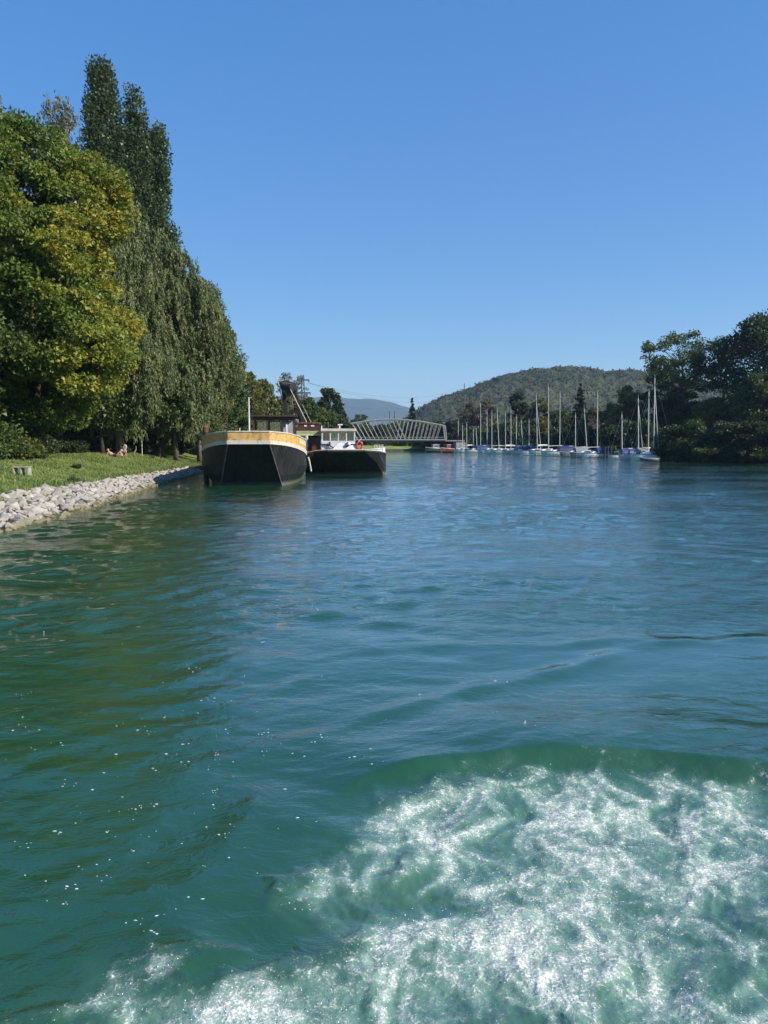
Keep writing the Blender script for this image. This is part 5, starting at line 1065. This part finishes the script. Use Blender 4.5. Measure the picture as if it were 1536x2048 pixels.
tag(MB().tube([s_.lerp(e, k / 12) - Vector((0, 0, .18 * 4 * k / 12 * (1 - k / 12))) for k in range(13)], .022, 5).build('mooring_rope', rope_m), 'pale rope running from the white bollard to the ochre barge', 'rope')
q = put(284.5, 912); root = empty('marker_post', q, 0, 'thin pale upright post at the hedge foot', 'post'); MB().tube([(0, 0, -.05), (0, 0, 1.35)], .035, 6).build('shaft', dirty_white, root); MB().lathe([(.045, 0), (.045, .04), (.01, .06)], (0, 0, 1.35), 8).build('cap', dirty_white, root)
q = put(251, 911); root = empty('round_sign', q, 0, 'white oval sign on a thin leaning post behind the people', 'sign'); MB().tube([(0, .05, -.05), (.03, .05, .75)], .02, 6).build('post', dirty_white, root); o_ = MB(); o_.lathe([(.16, -.012), (.17, 0), (.16, .012)], (0, 0, 0), 14); ob = o_.build('sign_plate', white_paint, root); ob.rotation_euler = (R(90), 0, 0); ob.location = (-.02, 0, .72); ob.scale = (1, 1.35, 1); MB().box((0, -.016, .72), (.05, .006, .22)).build('sign_bar', deck_grey, root)
q = put(271, 911); root = empty('dead_branch', q, 0, 'bleached broken branch leaning right of the oval sign', 'branch'); MB().tube([(-.05, 0, -.02), (-.12, 0, .25), (.04, .05, .5), (.06, .05, .85)], [.05, .055, .05, .02], 6).build('limb', bark_pale, root); MB().tube([(-.12, 0, .25), (.2, 0, .16), (.5, -.1, .02)], [.04, .035, .02], 6).build('fork', bark_pale, root)
# two people resting on the lawn edge
skin = mat('skin', (0.55, 0.33, 0.24), (0.5, 0.29, 0.2), rough=.55, scale=6); hair = mat('hair_dark', (0.02, 0.014, 0.01), (0.012, 0.01, 0.008), rough=.5, scale=20); pink = mat('pale_pink_cloth', (0.62, 0.42, 0.42), (0.55, 0.36, 0.36), rough=.85, scale=5); shortm = mat('dark_shorts', (0.04, 0.04, 0.06), (0.03, 0.03, 0.04), rough=.85)
def skin_body(name, J, E, m, root):
    me = bpy.data.meshes.new(name); me.from_pydata([j[0] for j in J], E, []); o = link(name, me, root); o.modifiers.new('skin', 'SKIN')
    for i, j in enumerate(J): me.skin_vertices[0].data[i].radius = (j[1], j[1])
    me.skin_vertices[0].data[0].use_root = True
    o.modifiers.new('smooth', 'SUBSURF').levels = 1; o.modifiers['smooth'].render_levels = 2; me.materials.append(m); return o
def hand(J, E, w, d_, s_):
    d_ = Vector(d_).normalized(); side = d_.orthogonal().normalized(); p0 = len(J); J.append((tuple(Vector(J[w][0]) + d_ * .07), .03)); E.append((w, p0))
    for k, (o, l) in enumerate(((-.03, .06), (-.01, .075), (.01, .078), (.03, .065))):
        a = Vector(J[p0][0]) + side * o + d_ * .02; J.append((tuple(a), .009)); E.append((p0, len(J) - 1)); J.append((tuple(a + d_ * l - Vector((0, 0, .02))), .008)); E.append((len(J) - 2, len(J) - 1))
    J.append((tuple(Vector(J[w][0]) + side * s_ * .05 + d_ * .05), .010)); E.append((w, len(J) - 1))
def person(q, rz, label, pose, topm, botm):
    root = empty('person', q, rz, label, 'person')
    if pose == 'sit':   # sitting, knees up, leaning forward; faces -Y
        J = [((0, .08, .13), .13), ((0, .06, .30), .12), ((0, .0, .50), .13), ((0, -.05, .60), .055), ((0, -.08, .67), .055), ((0, -.11, .76), .095), ((0, -.10, .83), .08),
             ((.17, -.02, .53), .055), ((.23, -.16, .36), .042), ((.17, -.36, .34), .032), ((-.17, -.02, .53), .055), ((-.23, -.16, .36), .042), ((-.17, -.36, .34), .032),
             ((.10, .04, .12), .085), ((.14, -.34, .42), .06), ((.13, -.52, .06), .042), ((.13, -.68, .03), .03), ((-.10, .04, .12), .085), ((-.14, -.34, .42), .06), ((-.13, -.52, .06), .042), ((-.13, -.68, .03), .03)]
        E = [(0, 1), (1, 2), (2, 3), (3, 4), (4, 5), (5, 6), (2, 7), (7, 8), (8, 9), (2, 10), (10, 11), (11, 12), (0, 13), (13, 14), (14, 15), (15, 16), (0, 17), (17, 18), (18, 19), (19, 20)]
        hd = Vector((0, -.11, .77)); hand(J, E, 9, (.0, -1, .1), 1); hand(J, E, 12, (0, -1, .1), -1); shirt = [((0, .06, .28), .137), ((0, .0, .50), .146), ((.16, -.02, .53), .068), ((.215, -.12, .41), .056), ((-.16, -.02, .53), .068), ((-.215, -.12, .41), .056), ((0, .085, .16), .137)]
        sE = [(0, 1), (1, 2), (2, 3), (1, 4), (4, 5), (0, 6)]; sh = [((0, .085, .125), .135), ((.11, .0, .15), .098), ((.13, -.2, .30), .080), ((-.11, .0, .15), .098), ((-.13, -.2, .30), .080)]; hE = [(0, 1), (1, 2), (0, 3), (3, 4)]; face = Vector((0, -1, -.1))
    else:               # half lying, propped on the elbows, one knee bent; head to -X, feet to +X
        J = [((0, 0, .12), .13), ((-.18, 0, .20), .12), ((-.38, 0, .34), .13), ((-.46, 0, .43), .055), ((-.50, 0, .49), .055), ((-.53, 0, .58), .095), ((-.53, 0, .65), .08),
             ((-.40, .17, .34), .055), ((-.58, .22, .10), .042), ((-.40, .26, .04), .032), ((-.40, -.17, .34), .055), ((-.58, -.22, .10), .042), ((-.40, -.26, .04), .032),
             ((.05, .10, .11), .085), ((.42, .13, .42), .06), ((.56, .13, .07), .042), ((.70, .13, .03), .03), ((.05, -.10, .11), .085), ((.46, -.12, .16), .06), ((.86, -.14, .06), .042), ((.90, -.14, .17), .03)]
        E = [(0, 1), (1, 2), (2, 3), (3, 4), (4, 5), (5, 6), (2, 7), (7, 8), (8, 9), (2, 10), (10, 11), (11, 12), (0, 13), (13, 14), (14, 15), (15, 16), (0, 17), (17, 18), (18, 19), (19, 20)]
        hd = Vector((-.53, 0, .59)); hand(J, E, 9, (1, .1, -.02), 1); hand(J, E, 12, (1, -.1, -.02), -1); shirt = [((-.14, 0, .185), .137), ((-.37, 0, .335), .146), ((-.40, .16, .34), .068), ((-.50, .20, .21), .056), ((-.40, -.16, .34), .068), ((-.50, -.20, .21), .056)]
        sE = [(0, 1), (1, 2), (2, 3), (1, 4), (4, 5)]; sh = [((0, 0, .125), .135), ((.08, .10, .13), .098), ((.26, .12, .28), .08), ((.08, -.10, .12), .098), ((.28, -.11, .15), .08)]; hE = [(0, 1), (1, 2), (0, 3), (3, 4)]; face = Vector((1, -.1, .0))
    b_ = skin_body('body', J, E, skin, root); skin_body('shirt', shirt, sE, topm, root); skin_body('shorts', sh, hE, botm, root)
    face.normalize(); side = face.cross(Vector((0, 0, 1))).normalized(); up = Vector((0, 0, 1))
    h_ = MB(); rows = []
    for i in range(7):
        la = -0.15 + i / 6 * (math.pi / 2 + .15); rows.append([hd + (-face * math.cos(a) + side * math.sin(a)) * .118 * math.cos(la) + up * (.05 + .10 * math.sin(la)) - face * .012 for a in np.linspace(-1.9, 1.9, 13)])
    h_.grid(rows).build('hair', hair, b_, smooth=True)
    f = MB(); f.add([hd + face * .135 + up * -.01, hd + face * .095 + up * .03, hd + face * .1 + side * .018 - up * .015, hd + face * .1 - side * .018 - up * .015], [(0, 1, 2), (0, 3, 1), (0, 2, 3)]); f.build('nose', skin, b_)
    for s_ in (-1, 1): MB().lathe([(.004, -.01), (.013, 0), (.004, .01)], hd + face * .098 + side * (.034 * s_) + up * .022, 6).build('eye', hair, b_); MB().lathe([(.01, -.025), (.02, 0), (.01, .025)], hd + side * (.105 * s_), 6).build('ear', skin, b_)
    MB().tube([hd + face * .098 - side * .022 - up * .045, hd + face * .103 - up * .047, hd + face * .098 + side * .022 - up * .045], .006, 5).build('mouth', mat('lips', (0.4, 0.16, 0.14)), b_)
person(put(229, 914), R(-8), 'person half lying on the grass in dark shorts, propped on the elbows', 'lie', mat('tan_cloth', (0.5, 0.34, 0.27), (0.42, 0.28, 0.22), rough=.85), shortm)
person(put(247, 912.5), R(25), 'person in a pale pink top sitting with knees raised by the oval sign', 'sit', pink, shortm)
# white house glimpsed through the trees, hedge in front
q = Vector((at(396, HZ, 94).x, 94, 1.4)); root = empty('white_house', q, 0, 'white rendered house glimpsed behind the left trees', 'house'); rend = mat('white_render', (0.78, 0.77, 0.73), (0.7, 0.69, 0.65), rough=.8, scale=1)
MB().box((0, 3, 1.5), (7, 6, 3.1)).build('wall', rend, root); MB().add([(-3.8, -.4, 3.05), (3.8, -.4, 3.05), (3.8, 6.4, 3.05), (-3.8, 6.4, 3.05), (-2, 3, 5.0), (2, 3, 5.0)], [(0, 1, 5, 4), (1, 2, 5), (2, 3, 4, 5), (3, 0, 4), (3, 2, 1, 0)]).build('roof', mat('roof_tile', (0.2, 0.09, 0.06), (0.13, 0.06, 0.045), rough=.9, scale=5), root)
for x in (-2, 1.6):
    w_ = MB().box((x, -.01, 1.7), (.9, .06, 1.1)).build('window', dark_steel, root); MB().box((x, -.05, 1.12), (1.05, .1, .06)).build('sill', concrete, w_)
q = Vector((at(378, HZ, 84).x, 84, 1.35)); root = empty('clipped_hedge', q, 0, 'dark clipped hedge in front of the white house', 'hedge'); rg_ = np.random.default_rng(8); N = 12000
P = np.stack([rg_.uniform(-3.6, 2.6, N), rg_.uniform(-.5, .5, N), rg_.uniform(0, 1.15, N)], -1); sf = rg_.integers(0, 3, N); P[sf == 0, 1] = -.5 + rg_.normal(0, .05, (sf == 0).sum()); P[sf == 1, 2] = 1.15 + rg_.normal(0, .05, (sf == 1).sum())
link('foliage', leaf_mesh('foliage', P, .22 * (0.6 + .7 * rg_.random(N)), .7, np.clip(rg_.normal(.35, .2, N), 0, 1), LM['dark'], rg_), root); MB().box((-.5, 0, .5), (6.0, .7, 1.0)).build('inner_twigs', bark, root)

# ================================================================== HAZE
m = bpy.data.materials.new('haze'); m.use_nodes = True; t = m.node_tree
for n in list(t.nodes): t.nodes.remove(n)
o = t.nodes.new('ShaderNodeOutputMaterial'); vp = t.nodes.new('ShaderNodeVolumePrincipled'); vp.inputs['Color'].default_value = (0.50, 0.72, 1.0, 1); vp.inputs['Density'].default_value = 0.00013; vp.inputs['Anisotropy'].default_value = 0.1
t.links.new(vp.outputs[0], o.inputs['Volume'])
hb = MB().box((0, 4250, 248.5), (13000, 9900, 503)).build('haze', m); tag(hb, 'thin blue air over the canal valley', kind='stuff')
